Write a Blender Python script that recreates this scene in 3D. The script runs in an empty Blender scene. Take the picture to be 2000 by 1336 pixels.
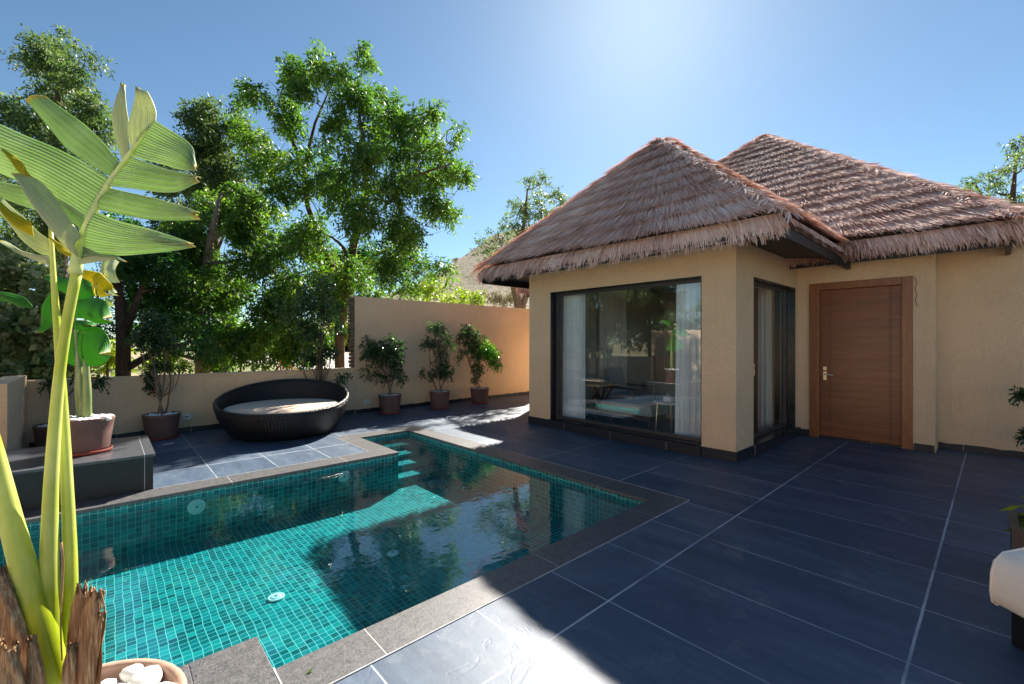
import bpy, bmesh, math, random
import numpy as np
from mathutils import Vector
random.seed(7); rng = np.random.default_rng(7)
S = bpy.context.scene; COL = S.collection
R_ = math.radians

# ------------------------------------------------------------------ camera, sky, sun, exposure
H = 1.45; YAW = 0.7412; FPX = 866.5
cam = bpy.data.cameras.new('camera'); cam.sensor_width = 36; cam.lens = 36*FPX/2000
cam.clip_end = 3000; cam.clip_start = .05
co = bpy.data.objects.new('camera', cam); COL.objects.link(co)
co.location = (0, 0, H); co.rotation_euler = (R_(90.03), R_(-.05), -YAW); S.camera = co
SUN_EL = R_(38.2); SUN_AZ = math.atan2(.5145, .9185)+R_(1.6)          # azimuth measured from +X towards +Y
SD = Vector((math.cos(SUN_EL)*math.cos(SUN_AZ), math.cos(SUN_EL)*math.sin(SUN_AZ), math.sin(SUN_EL)))
sl = bpy.data.lights.new('sun', 'SUN'); sl.energy = 5.0; sl.angle = R_(.53); sl.color = (1, .93, .82)
so = bpy.data.objects.new('sun', sl); COL.objects.link(so); so.rotation_euler = SD.to_track_quat('Z', 'Y').to_euler(); so.location = (20, 12, 20)
w = bpy.data.worlds.new('World'); S.world = w; w.use_nodes = True
sk = w.node_tree.nodes.new('ShaderNodeTexSky'); sk.sky_type = 'NISHITA'; sk.sun_disc = False
sk.sun_elevation = SUN_EL; sk.sun_rotation = math.pi/2-SUN_AZ
sk.altitude = 500; sk.air_density = .82; sk.dust_density = .3; sk.ozone_density = 1.1
bg = w.node_tree.nodes['Background']; tn = w.node_tree.nodes.new('ShaderNodeMix'); tn.data_type = 'RGBA'; tn.blend_type = 'MULTIPLY'; tn.inputs[0].default_value = 1; tn.inputs[7].default_value = (.80, .965, .965, 1)
w.node_tree.links.new(sk.outputs[0], tn.inputs[6]); w.node_tree.links.new(tn.outputs[2], bg.inputs[0]); bg.inputs[1].default_value = .05
S.view_settings.view_transform = 'Standard'; S.view_settings.look = 'None'; S.view_settings.gamma = 1
S.view_settings.exposure = 1.68
S.render.engine = 'CYCLES'
S.cycles.max_bounces = 10; S.cycles.transparent_max_bounces = 16; S.cycles.sample_clamp_indirect = 6

cF = np.array([math.sin(YAW), math.cos(YAW), 0.]); cR = np.array([math.cos(YAW), -math.sin(YAW), 0.]); cU = np.array([0, 0, 1.])
def P(px, py, D):
    """world point D metres ahead of the lens at a place measured on the photograph"""
    return np.array([0, 0, H])+D*(cF+(px-1000)/FPX*cR-(py-668)/FPX*cU)

# ------------------------------------------------------------------ material helpers
class NT:
    def __init__(s, name):
        s.m = bpy.data.materials.new(name); s.m.use_nodes = True; s.t = s.m.node_tree; s.t.nodes.clear()
        s.out = s.t.nodes.new('ShaderNodeOutputMaterial')
    def n(s, typ, ins=None, **at):
        nd = s.t.nodes.new('ShaderNode'+typ)
        for k, v in at.items(): setattr(nd, k, v)
        for k, v in (ins or {}).items(): s.set(nd.inputs[k], v)
        return nd
    def set(s, i, v):
        if isinstance(v, bpy.types.NodeSocket): s.t.links.new(v, i)
        elif isinstance(v, (tuple, list)) and len(v) == 3 and i.type == 'RGBA': i.default_value = (*v, 1)
        else: i.default_value = v
    def ma(s, op, a, b=None, c=None, clamp=False):
        nd = s.n('Math', operation=op, use_clamp=clamp); s.set(nd.inputs[0], a)
        if b is not None: s.set(nd.inputs[1], b)
        if c is not None: s.set(nd.inputs[2], c)
        return nd.outputs[0]
    def noise(s, vec, scale, detail=3, rough=.5, dist=0):
        return s.n('TexNoise', {'Vector': vec, 'Scale': scale, 'Detail': detail, 'Roughness': rough, 'Distortion': dist}).outputs[0]
    def mapv(s, vec, sc=(1, 1, 1), loc=(0, 0, 0), rot=(0, 0, 0)):
        return s.n('Mapping', {'Vector': vec, 'Scale': sc, 'Location': loc, 'Rotation': rot}).outputs[0]
    def mix(s, f, a, b, blend='MIX'):
        nd = s.n('Mix', data_type='RGBA', blend_type=blend); s.set(nd.inputs[0], f); s.set(nd.inputs[6], a); s.set(nd.inputs[7], b); return nd.outputs[2]
    def ramp(s, f, stops):
        nd = s.n('ValToRGB', {'Fac': f}); e = nd.color_ramp.elements
        e[0].position, e[0].color = stops[0][0], (*stops[0][1], 1); e[1].position, e[1].color = stops[-1][0], (*stops[-1][1], 1)
        for p, c in stops[1:-1]: q = e.new(p); q.color = (*c, 1)
        return nd.outputs[0]
    def mr(s, v, a, b, c=0., d=1.):
        return s.n('MapRange', {0: v, 1: a, 2: b, 3: c, 4: d}).outputs[0]
    def bump(s, h, st=.3, dist=.01):
        return s.n('Bump', {'Height': h, 'Strength': st, 'Distance': dist}).outputs[0]
    def bsdf(s, col, rough=.6, nrm=None, **kw):
        nd = s.n('BsdfPrincipled', {'Base Color': col, 'Roughness': rough})
        if nrm is not None: s.set(nd.inputs['Normal'], nrm)
        for k, v in kw.items(): s.set(nd.inputs[k.replace('_', ' ')], v)
        return nd.outputs[0]
    def done(s, sh): s.t.links.new(sh, s.out.inputs[0]); return s.m
    @property
    def pos(s): return s.n('NewGeometry').outputs['Position']
    @property
    def obj(s): return s.n('TexCoord').outputs['Object']

def simple(name, col, rough=.6, var=.12, scale=8, bump=.15, metal=0, **kw):
    t = NT(name); p = t.obj; nz = t.noise(p, scale, 5)
    c = t.mix(t.mr(nz, .3, .7), tuple(x*(1-var) for x in col), tuple(min(1, x*(1+var)) for x in col))
    b = t.bump(t.noise(p, scale*8, 3), bump, .004)
    return t.done(t.bsdf(c, rough, b, Metallic=metal, **kw))

def m_slate():
    t = NT('slate_tile'); p = t.pos; sep = t.n('SeparateXYZ', {0: p}); x, y = sep.outputs[0], sep.outputs[1]
    wob = t.ma('MULTIPLY', t.ma('SUBTRACT', t.noise(p, 9, 4, .7), .5), .008)
    def line(c, per, off, w):
        q = t.ma('ADD', t.ma('SUBTRACT', c, off), wob)
        d = t.ma('ABSOLUTE', t.ma('SUBTRACT', t.ma('FRACT', t.ma('ADD', t.ma('DIVIDE', q, per), .5)), .5))
        return t.mr(t.ma('MULTIPLY', d, per), w*.8, w*1.25, 1, 0)
    g = t.ma('MAXIMUM', line(x, .6, .28, .0034), line(y, 1.2, .27, .0058))
    g = t.ma('MULTIPLY', g, t.mr(t.noise(p, 1.1, 4, .7), .36, .54, .28, 1))
    # one value per tile
    cx = t.ma('FLOOR', t.ma('DIVIDE', t.ma('SUBTRACT', x, .28), .6)); cy = t.ma('FLOOR', t.ma('DIVIDE', t.ma('SUBTRACT', y, .27), 1.2))
    cell = t.n('TexWhiteNoise', {'Vector': t.n('CombineXYZ', {0: cx, 1: cy, 2: 3.}).outputs[0]}, noise_dimensions='3D').outputs[0]
    st = t.noise(t.mapv(p, (3.2, .55, 1), rot=(0, 0, .12)), 1.6, 6, .62, .6)
    st2 = t.noise(t.mapv(p, (9, 2.2, 1)), 3, 5, .6, 1.2)
    v = t.ma('ADD', t.ma('MULTIPLY', st, .6), t.ma('ADD', t.ma('MULTIPLY', st2, .3), t.ma('MULTIPLY', cell, .17)))
    c = t.ramp(v, [(.34, (.024, .048, .088)), (.5, (.042, .073, .122)), (.66, (.078, .110, .160)), (.8, (.14, .165, .20))])
    scr = t.mr(t.noise(t.mapv(p, (2, 9, 1), rot=(0, 0, .6)), 9, 2, .9), .74, .80)
    c = t.mix(t.ma('MULTIPLY', scr, .25), c, (.3, .31, .33))
    stn = t.noise(p, .9, 6, .72, .8); c = t.mix(t.mr(stn, .5, .62, 0, .38), c, (.022, .036, .062)); dst = t.noise(p, 2.6, 6, .75); c = t.mix(t.mr(dst, .56, .72, 0, .35), c, (.24, .25, .26))
    c = t.mix(g, c, (.42, .44, .47))
    cl = t.noise(p, 7, 6, .65, 1.4)
    crease = t.mr(t.ma('ABSOLUTE', t.ma('SUBTRACT', t.noise(p, 2.3, 3, .6, 1.), .5)), 0, .015, 0, 1)
    hgt = t.ma('SUBTRACT', t.ma('ADD', t.ma('MULTIPLY', cl, .6), t.ma('ADD', t.ma('MULTIPLY', crease, .35), t.ma('MULTIPLY', t.noise(p, 60, 3), .1))), t.ma('MULTIPLY', g, .5))
    rg = t.mix(g, t.mr(st2, .3, .7, .50, .58), (.85, .85, .85))
    return t.done(t.bsdf(c, rg, t.bump(hgt, .22, .006), Specular_IOR_Level=.5, IOR=1.5))

def m_granite(name, dark, light, rough=.45, joints=None):
    t = NT(name); p = t.pos
    sp = t.noise(p, 140, 3, .8); bl = t.noise(p, 22, 5, .7)
    c = t.ramp(t.ma('ADD', t.ma('MULTIPLY', sp, .7), t.ma('MULTIPLY', bl, .3)), [(.38, dark), (.5, tuple((a+b)/2 for a, b in zip(dark, light))), (.62, light)])
    if joints:
        sep = t.n('SeparateXYZ', {0: p})
        for ax, per, off in joints:
            d = t.ma('ABSOLUTE', t.ma('SUBTRACT', t.ma('FRACT', t.ma('ADD', t.ma('DIVIDE', t.ma('SUBTRACT', sep.outputs[ax], off), per), .5)), .5))
            c = t.mix(t.mr(t.ma('MULTIPLY', d, per), .0015, .0028, 1, 0), c, (.42, .41, .40))
    return t.done(t.bsdf(c, rough, t.bump(sp, .12, .002)))

def m_mosaic():
    t = NT('pool_mosaic'); geo = t.n('NewGeometry'); T = .05
    wb = t.n('TexNoise', {'Vector': t.mapv(geo.outputs['Position'], (1, 1, .15)), 'Scale': 5.5, 'Detail': 1}).outputs[1]
    off = t.n('VectorMath', {0: t.n('VectorMath', {0: wb, 1: (.5, .5, .5)}, operation='SUBTRACT').outputs[0], 'Scale': .024}, operation='SCALE').outputs[0]
    inn = t.n('VectorMath', {0: geo.outputs['Normal'], 'Scale': .012}, operation='SCALE').outputs[0]
    p = t.n('VectorMath', {0: t.n('VectorMath', {0: geo.outputs['Position'], 1: off}).outputs[0], 1: inn}).outputs[0]
    q = t.n('VectorMath', {0: p, 'Scale': 1/T}, operation='SCALE').outputs[0]
    fl = t.n('VectorMath', {0: q}, operation='FLOOR').outputs[0]
    rnd = t.n('TexWhiteNoise', {'Vector': fl}, noise_dimensions='3D').outputs[0]
    s = t.n('SeparateXYZ', {0: q}); nn = t.n('SeparateXYZ', {0: geo.outputs['Normal']}); g = None
    for i in range(3):
        d = t.ma('ABSOLUTE', t.ma('SUBTRACT', t.ma('FRACT', s.outputs[i]), .5))
        l = t.ma('MULTIPLY', t.mr(d, .448, .470), t.ma('LESS_THAN', t.ma('ABSOLUTE', nn.outputs[i]), .5))
        g = l if g is None else t.ma('MAXIMUM', g, l)
    c = t.ramp(rnd, [(0, (.001, .075, .085)), (.3, (.002, .125, .135)), (.65, (.004, .19, .20)), (1, (.008, .28, .26))])
    c = t.mix(t.mr(t.noise(p, 1.3, 2), .35, .65, 0, .25), c, (.01, .26, .28))
    c = t.mix(g, c, (.20, .50, .44))
    return t.done(t.bsdf(c, t.mix(g, (.18,)*3, (.7,)*3), t.bump(g, .3, -.002)))

def schlick(t, nrm, f0):
    g = t.n('NewGeometry'); N_ = nrm if nrm is not None else g.outputs['Normal']
    c = t.ma('ABSOLUTE', t.n('VectorMath', {0: g.outputs['Incoming'], 1: N_}, operation='DOT_PRODUCT').outputs['Value'])
    return t.ma('MULTIPLY_ADD', t.ma('POWER', t.ma('SUBTRACT', 1., c, clamp=True), 5.), 1-f0, f0)
def m_water():
    t = NT('pool_water'); p = t.pos
    h = t.ma('ADD', t.noise(t.mapv(p, (1.0, 1.6, 1), rot=(0, 0, .5)), 6, 2, .5, .6), t.ma('MULTIPLY', t.noise(p, 19, 2, .5), .22))
    b = t.bump(h, .10, .012)
    fr = schlick(t, b, .105)
    tr = t.n('BsdfTransparent', {'Color': (.56, .88, .93)}).outputs[0]
    gl = t.n('BsdfGlossy', {'Roughness': .012, 'Color': (1, 1, 1), 'Normal': b}).outputs[0]
    return t.done(t.n('MixShader', {0: fr, 1: tr, 2: gl}).outputs[0])

def m_stucco(name, col):
    t = NT(name); p = t.pos
    big = t.noise(p, .8, 4, .6); med = t.noise(p, 5, 4, .6)
    c = t.mix(t.mr(big, .3, .7), tuple(x*.86 for x in col), tuple(x*1.06 for x in col))
    c = t.mix(t.mr(med, .35, .7, 0, .25), c, tuple(x*.78 for x in col))
    sep = t.n('SeparateXYZ', {0: p})
    dirt = t.ma('MULTIPLY', t.mr(t.ma('ADD', sep.outputs[2], t.ma('MULTIPLY', med, .25)), .12, .42, .5, 0), t.mr(big, .3, .6))
    c = t.mix(dirt, c, tuple(x*.6 for x in col))
    str_ = t.noise(t.mapv(p, (6, 6, .35)), 3, 3, .6); c = t.mix(t.mr(str_, .55, .8, 0, .18), c, tuple(x*.58 for x in col))
    g = t.n('TexVoronoi', {'Vector': p, 'Scale': 46}).outputs[0]
    sp = t.noise(p, 38, 4, .75); c = t.mix(t.mr(sp, .38, .62, .34, 0), c, tuple(x*.62 for x in col))
    h = t.ma('ADD', sp, t.ma('MULTIPLY', g, .4))
    return t.done(t.bsdf(c, .93, t.bump(h, .75, .012)))

def leaf_shader(t, col, trans, rough=.45, tw=.45, nrm=None, spec=.5):
    a = t.bsdf(col, rough, nrm, Specular_IOR_Level=spec)
    tl = t.n('BsdfTranslucent', {'Color': trans}); 
    if nrm is not None: t.set(tl.inputs['Normal'], nrm)
    return t.n('MixShader', {0: tw, 1: a, 2: tl.outputs[0]}).outputs[0]

def m_foliage(name, stops, tr, tw=.42, rough=.42, scale=.9):
    """stops: colours along a per-leaf random value; tr: multiplier for light through the leaf"""
    t = NT(name); tint = t.n('Attribute', attribute_name='tint').outputs['Fac']
    big = t.noise(t.pos, scale, 3, .6)
    v = t.ma('ADD', t.ma('MULTIPLY', tint, .62), t.ma('MULTIPLY', t.mr(big, .3, .7), .38))
    c = t.ramp(v, stops)
    trc = t.mix(1., c, tr, 'MULTIPLY')
    return t.done(leaf_shader(t, c, trc, rough, tw))

def m_thatch():
    t = NT('thatch'); tint = t.n('Attribute', attribute_name='tint').outputs['Fac']
    nz = t.noise(t.pos, 1.1, 4, .6)
    v = t.ma('ADD', t.ma('MULTIPLY', tint, .66), t.ma('MULTIPLY', t.mr(nz, .32, .68), .34))
    c = t.ramp(v, [(.08, (.24, .11, .07)), (.30, (.64, .40, .32)), (.52, (.90, .67, .57)), (.78, (.96, .81, .73)), (.96, (.98, .93, .88))])
    a = t.bsdf(c, .85, Specular_IOR_Level=.2); tl = t.n('BsdfTranslucent', {'Color': (.85, .26, .07)}).outputs[0]
    return t.done(t.n('MixShader', {0: .13, 1: a, 2: tl}).outputs[0])

def m_bark(name, col):
    t = NT(name); p = t.pos; n = t.noise(t.mapv(p, (1, 1, .22)), 26, 5, .7)
    c = t.mix(t.mr(n, .35, .65), tuple(x*.5 for x in col), tuple(x*1.25 for x in col))
    return t.done(t.bsdf(c, .9, t.bump(n, .7, .03)))

def m_wood(name, c1, c2, axis, rough=.38, planks=None):
    t = NT(name); p = t.pos
    sc = [14, 14, 14]; sc[axis] = .9
    n = t.noise(t.mapv(p, tuple(sc)), 2.2, 6, .62, .8); fine = t.noise(t.mapv(p, tuple(s*5 for s in sc)), 3, 3)
    c = t.mix(t.mr(n, .3, .7), c1, c2); c = t.mix(t.mr(fine, .5, .8, 0, .35), c, tuple(x*.55 for x in c1))
    h = fine
    if planks:
        ax, per, off = planks; s = t.n('SeparateXYZ', {0: p})
        q = t.ma('DIVIDE', t.ma('SUBTRACT', s.outputs[ax], off), per)
        cell = t.n('TexWhiteNoise', {'W': t.ma('FLOOR', q)}, noise_dimensions='1D').outputs[0]
        c = t.mix(t.mr(cell, 0, 1, 0, .3), c, tuple(x*.5 for x in c1))
    return t.done(t.bsdf(c, rough, t.bump(h, .12, .002), Coat_Weight=.15, Coat_Roughness=.25))

def m_glass():
    t = NT('window_glass')
    fr = schlick(t, None, .15)
    tr = t.n('BsdfTransparent', {'Color': (.86, .91, .92)}).outputs[0]
    gl = t.n('BsdfGlossy', {'Roughness': .004, 'Color': (.95, 1, 1)}).outputs[0]
    return t.done(t.n('MixShader', {0: fr, 1: tr, 2: gl}).outputs[0])

def m_wicker(name, col, per=.012):
    t = NT(name); p = t.obj; s = t.n('SeparateXYZ', {0: p})
    ang = t.ma('ARCTAN2', s.outputs[1], s.outputs[0])
    a = t.ma('SINE', t.ma('MULTIPLY', s.outputs[2], 6.283/per)); b = t.ma('SINE', t.ma('MULTIPLY', ang, 130))
    h = t.ma('MULTIPLY', a, t.mr(b, -1, 1, -1, 1)); h = t.ma('ADD', h, t.ma('MULTIPLY', a, .6))
    c = t.mix(t.mr(h, -1, 1), tuple(x*.45 for x in col), tuple(x*1.5 for x in col))
    return t.done(t.bsdf(c, .38, t.bump(h, .5, .005)))

def m_bananaleaf(name, c1, c2, tr, tw=.5):
    t = NT(name); tint = t.n('Attribute', attribute_name='tint').outputs['Fac']
    edge = t.n('Attribute', attribute_name='edge').outputs['Fac']
    rib = t.ma('SINE', t.ma('MULTIPLY', tint, 120.)); fine = t.noise(t.n('CombineXYZ', {0: t.ma('MULTIPLY', tint, 60.), 1: 0., 2: 0.}).outputs[0], 3, 2)
    blot = t.noise(t.pos, 9, 4)
    c = t.mix(t.mr(rib, -1, 1, 0, .8), c1, c2); c = t.mix(t.mr(blot, .4, .7, 0, .35), c, tuple(min(1, x*1.5) for x in c2))
    c = t.mix(t.mr(edge, .93, .99, 0, .85), c, (.50, .42, .06))
    c = t.mix(t.mr(t.ma('ADD', edge, t.ma('MULTIPLY', blot, .06)), 1.015, 1.03, 0, 1), c, (.30, .16, .06))
    trc = t.mix(t.mr(edge, .93, .99, 0, .85), t.mix(t.mr(rib, -1, 1), tr, tuple(x*.55 for x in tr)), (.8, .66, .05))
    b = t.bump(rib, .22, .0012)
    return t.done(leaf_shader(t, c, trc, .5, tw, b, .3))

MT = {}
MT['slate'] = m_slate()
MT['coping'] = m_granite('coping_granite', (.024, .024, .027), (.155, .150, .152), .45, joints=[(0, 1.2, .963), (1, 1.2, 2.72)])
MT['plinth'] = m_granite('plinth_granite', (.004, .006, .007), (.016, .021, .022), .5, joints=[(0, .6, -.32)])
MT['skirt'] = m_granite('skirting_granite', (.012, .013, .018), (.035, .037, .045), .3, joints=[(0, .9, .12), (1, .9, .3)])
MT['mosaic'] = m_mosaic(); MT['water'] = m_water()
MT['stucco'] = m_stucco('sand_stucco', (.86, .60, .375))
MT['stuccoin'] = m_stucco('interior_plaster', (.62, .54, .45))
MT['thatch'] = m_thatch()
MT['frame'] = simple('dark_window_frame', (.050, .045, .047), .35, .1)
MT['reveal'] = m_granite('reveal_granite', (.008, .008, .01), (.02, .02, .024), .2)
MT['glass'] = m_glass()
MT['doorleaf'] = m_wood('door_wood', (.17, .044, .016), (.31, .092, .033), 1, .36, planks=(2, .047, 0))
MT['doorframe'] = m_wood('door_frame_wood', (.20, .062, .019), (.36, .125, .042), 2, .36)
MT['brass'] = simple('satin_nickel', (.75, .68, .52), .3, .05, metal=1)
MT['wire'] = simple('brown_wire', (.12, .05, .03), .6)
MT['soffit'] = simple('dark_soffit', (.012, .011, .013), .5)
MT['terracotta'] = simple('brown_terracotta', (.16, .082, .068), .72, .22, 5, .3)
MT['terracotta2'] = simple('pale_terracotta', (.42, .25, .18), .75, .25, 7, .4)
MT['saucer'] = simple('red_saucer', (.30, .052, .030), .6, .15)
MT['pebble'] = simple('white_pebble', (.80, .79, .77), .45, .08, 6, .2)
MT['plastic'] = simple('white_plastic', (.75, .75, .74), .35, .02)
MT['plasticdark'] = simple('grey_socket', (.18, .18, .19), .4)
MT['wickerbed'] = m_wicker('dark_rattan', (.012, .010, .011))
MT['wickerchair'] = m_wicker('brown_rattan', (.075, .052, .042), .010)
MT['cushion'] = simple('beige_cushion', (.58, .45, .345), .9, .08, 3, .35)
MT['cushionwhite'] = simple('cream_cushion', (.88, .79, .68), .9, .06, 3, .3)
MT['black'] = simple('black_leg', (.01, .01, .01), .4)
MT['curtain'] = simple('sheer_curtain', (.93, .93, .92), .9, .06, 4, .1)
MT['curtain2'] = simple('beige_curtain', (.70, .65, .58), .9, .06, 4, .1)
MT['whitefab'] = simple('white_fabric', (.36, .36, .36), .9, .05)
MT['greyfab'] = simple('grey_fabric', (.32, .33, .35), .9, .08)
MT['tabletop'] = m_wood('pale_table_wood', (.48, .30, .15), (.62, .42, .24), 1)
MT['darkwood'] = m_wood('dark_chair_wood', (.05, .025, .014), (.10, .05, .03), 2)
MT['darkfloor'] = simple('room_floor', (.07, .06, .055), .35, .2)
MT['bark'] = m_bark('brown_bark', (.11, .066, .045)); MT['barkpale'] = m_bark('pale_bark', (.24, .17, .12))
G = lambda *a: list(zip((0, .3, .6, .85, 1.), a))
MT['neem'] = m_foliage('neem_leaf', G((.015, .045, .015), (.032, .082, .020), (.068, .13, .022), (.14, .20, .026), (.30, .29, .035)), (2.6, 2.9, 1.0), .42, .5)
MT['neem2'] = m_foliage('grey_green_leaf', G((.022, .05, .028), (.045, .085, .04), (.085, .125, .05), (.14, .18, .06), (.26, .24, .06)), (2.3, 2.5, 1.1), .4, .5)
MT['darkleaf'] = m_foliage('deep_green_leaf', G((.008, .030, .012), (.014, .05, .018), (.026, .08, .022), (.05, .12, .03), (.12, .17, .03)), (3., 3.4, 1.2), .45, .3)
MT['limeleaf'] = m_foliage('lime_leaf', G((.05, .10, .012), (.10, .17, .015), (.18, .24, .02), (.28, .30, .025), (.42, .38, .04)), (2.2, 2.2, .8), .5, .45)
MT['creeper'] = m_foliage('broad_creeper_leaf', G((.04, .08, .035), (.09, .15, .06), (.22, .26, .13), (.45, .45, .28), (.66, .58, .30)), (1.7, 1.8, .8), .35, .28, 2.2)
MT['ficus'] = m_foliage('ficus_leaf', G((.012, .028, .014), (.022, .048, .022), (.04, .08, .032), (.07, .13, .045), (.12, .19, .06)), (2.6, 3., 1.2), .35, .2)
MT['ficuslight'] = m_foliage('young_ficus_leaf', G((.03, .08, .015), (.06, .15, .02), (.09, .22, .03), (.14, .30, .04), (.2, .36, .05)), (2.6, 2.8, 1.), .45, .25)
MT['scrub'] = m_foliage('dry_scrub', G((.10, .09, .06), (.16, .14, .085), (.22, .19, .11), (.30, .24, .13), (.36, .29, .16)), (1.2, 1.2, 1.), .3, .8, .05)
MT['redflower'] = m_foliage('red_flower', G((.3, .02, .02), (.42, .04, .04), (.5, .07, .06), (.55, .1, .08), (.6, .16, .12)), (1.2, 1, 1), .4, .5)
MT['banana'] = m_bananaleaf('banana_leaf', (.08, .23, .035), (.56, .66, .43), (.66, .86, .36), .40)
MT['bananapale'] = m_bananaleaf('pale_banana_leaf', (.48, .56, .30), (.68, .72, .48), (.85, .9, .45), .4)
MT['banana2'] = m_bananaleaf('potted_banana_leaf', (.03, .17, .012), (.08, .27, .04), (.18, .58, .04), .36)
MT['bananayellow'] = m_bananaleaf('yellowed_banana_leaf', (.55, .50, .02), (.66, .60, .03), (.9, .78, .02), .5)

def m_stem(name, a, b, c):
    t = NT(name); p = t.obj; n = t.noise(t.mapv(p, (1, 1, .12)), 30, 4, .6); n2 = t.noise(t.mapv(p, (1, 1, .4)), 5, 4, .6)
    col = t.mix(t.mr(n, .35, .65), a, b); col = t.mix(t.mr(n2, .42, .62), col, c)
    br = t.noise(t.mapv(p, (1, 1, .25)), 12, 5, .75); col = t.mix(t.mr(br, .66, .72, 0, .8), col, (.26, .13, .04))
    return t.done(leaf_shader(t, col, t.mix(1., col, (1.5, 1.5, .5), 'MULTIPLY'), .28, .2, t.bump(n, .25, .003)))
MT['stem'] = m_stem('banana_petiole', (.28, .37, .012), (.52, .56, .035), (.62, .65, .22))
MT['midrib'] = m_stem('banana_midrib', (.62, .70, .22), (.84, .86, .46), (.72, .78, .32))
MT['stem2'] = m_stem('pale_banana_stem', (.24, .30, .11), (.42, .44, .22), (.12, .22, .05))
def m_dry():
    t = NT('dry_sheath'); p = t.pos; n = t.noise(t.mapv(p, (1, 1, .06)), 190, 4, .7, .4); n2 = t.noise(t.mapv(p, (1, 1, .3)), 16, 4, .6)
    c = t.ramp(t.ma('ADD', t.ma('MULTIPLY', n, .7), t.ma('MULTIPLY', n2, .3)), [(.3, (.09, .045, .022)), (.48, (.34, .19, .095)), (.6, (.58, .42, .25)), (.72, (.76, .64, .45))])
    return t.done(leaf_shader(t, c, (.6, .32, .12), .75, .15, t.bump(n, .8, .003), .2))
MT['drysheath'] = m_dry()
def m_ground():
    t = NT('garden_ground'); p = t.pos
    n = t.noise(p, .12, 6, .65); f = t.noise(p, 3, 5, .7)
    c = t.ramp(n, [(.35, (.10, .15, .03)), (.46, (.20, .19, .07)), (.56, (.36, .28, .18)), (.7, (.30, .22, .14))])
    c = t.mix(t.mr(f, .4, .7, 0, .5), c, (.10, .10, .04))
    return t.done(t.bsdf(c, .95, t.bump(f, .8, .1)))
MT['ground'] = m_ground()
def m_hill():
    t = NT('dry_hillside'); p = t.pos; n = t.noise(p, .05, 7, .7); f = t.noise(p, .8, 5, .7)
    c = t.ramp(n, [(.35, (.24, .20, .12)), (.5, (.34, .27, .18)), (.62, (.30, .24, .19)), (.75, (.40, .31, .22))])
    c = t.mix(t.mr(f, .5, .62, 0, .55), c, (.14, .13, .07))
    return t.done(t.bsdf(c, .95, t.bump(f, .9, 1.)))
MT['hill'] = m_hill()

# ------------------------------------------------------------------ object helpers
def tag(o, label=None, cat=None, group=None, kind=None):
    if label: o['label'] = label
    if cat: o['category'] = cat
    if group: o['group'] = group
    if kind: o['kind'] = kind
    return o
def empty(name, loc, label, cat, group=None):
    o = bpy.data.objects.new(name, None); COL.objects.link(o); o.location = tuple(float(v) for v in loc); o.empty_display_size = .1
    return tag(o, label, cat, group)
def origin(o):
    v = Vector((0, 0, 0))
    while o is not None: v += o.location; o = o.parent
    return v
def link(name, me, mat, parent=None, smooth=False):
    """mesh data given in world coordinates; the origin follows the parent's"""
    if smooth: me.polygons.foreach_set('use_smooth', [True]*len(me.polygons))
    o = bpy.data.objects.new(name, me); COL.objects.link(o)
    if parent is not None:
        off = origin(parent); me.transform(__import__('mathutils').Matrix.Translation(-off)); o.parent = parent
    for m in (mat if isinstance(mat, list) else [mat]): me.materials.append(m)
    return o
def set_origin(o, loc):
    o.data.transform(__import__('mathutils').Matrix.Translation(-Vector(loc))); o.location = loc; return o
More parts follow.
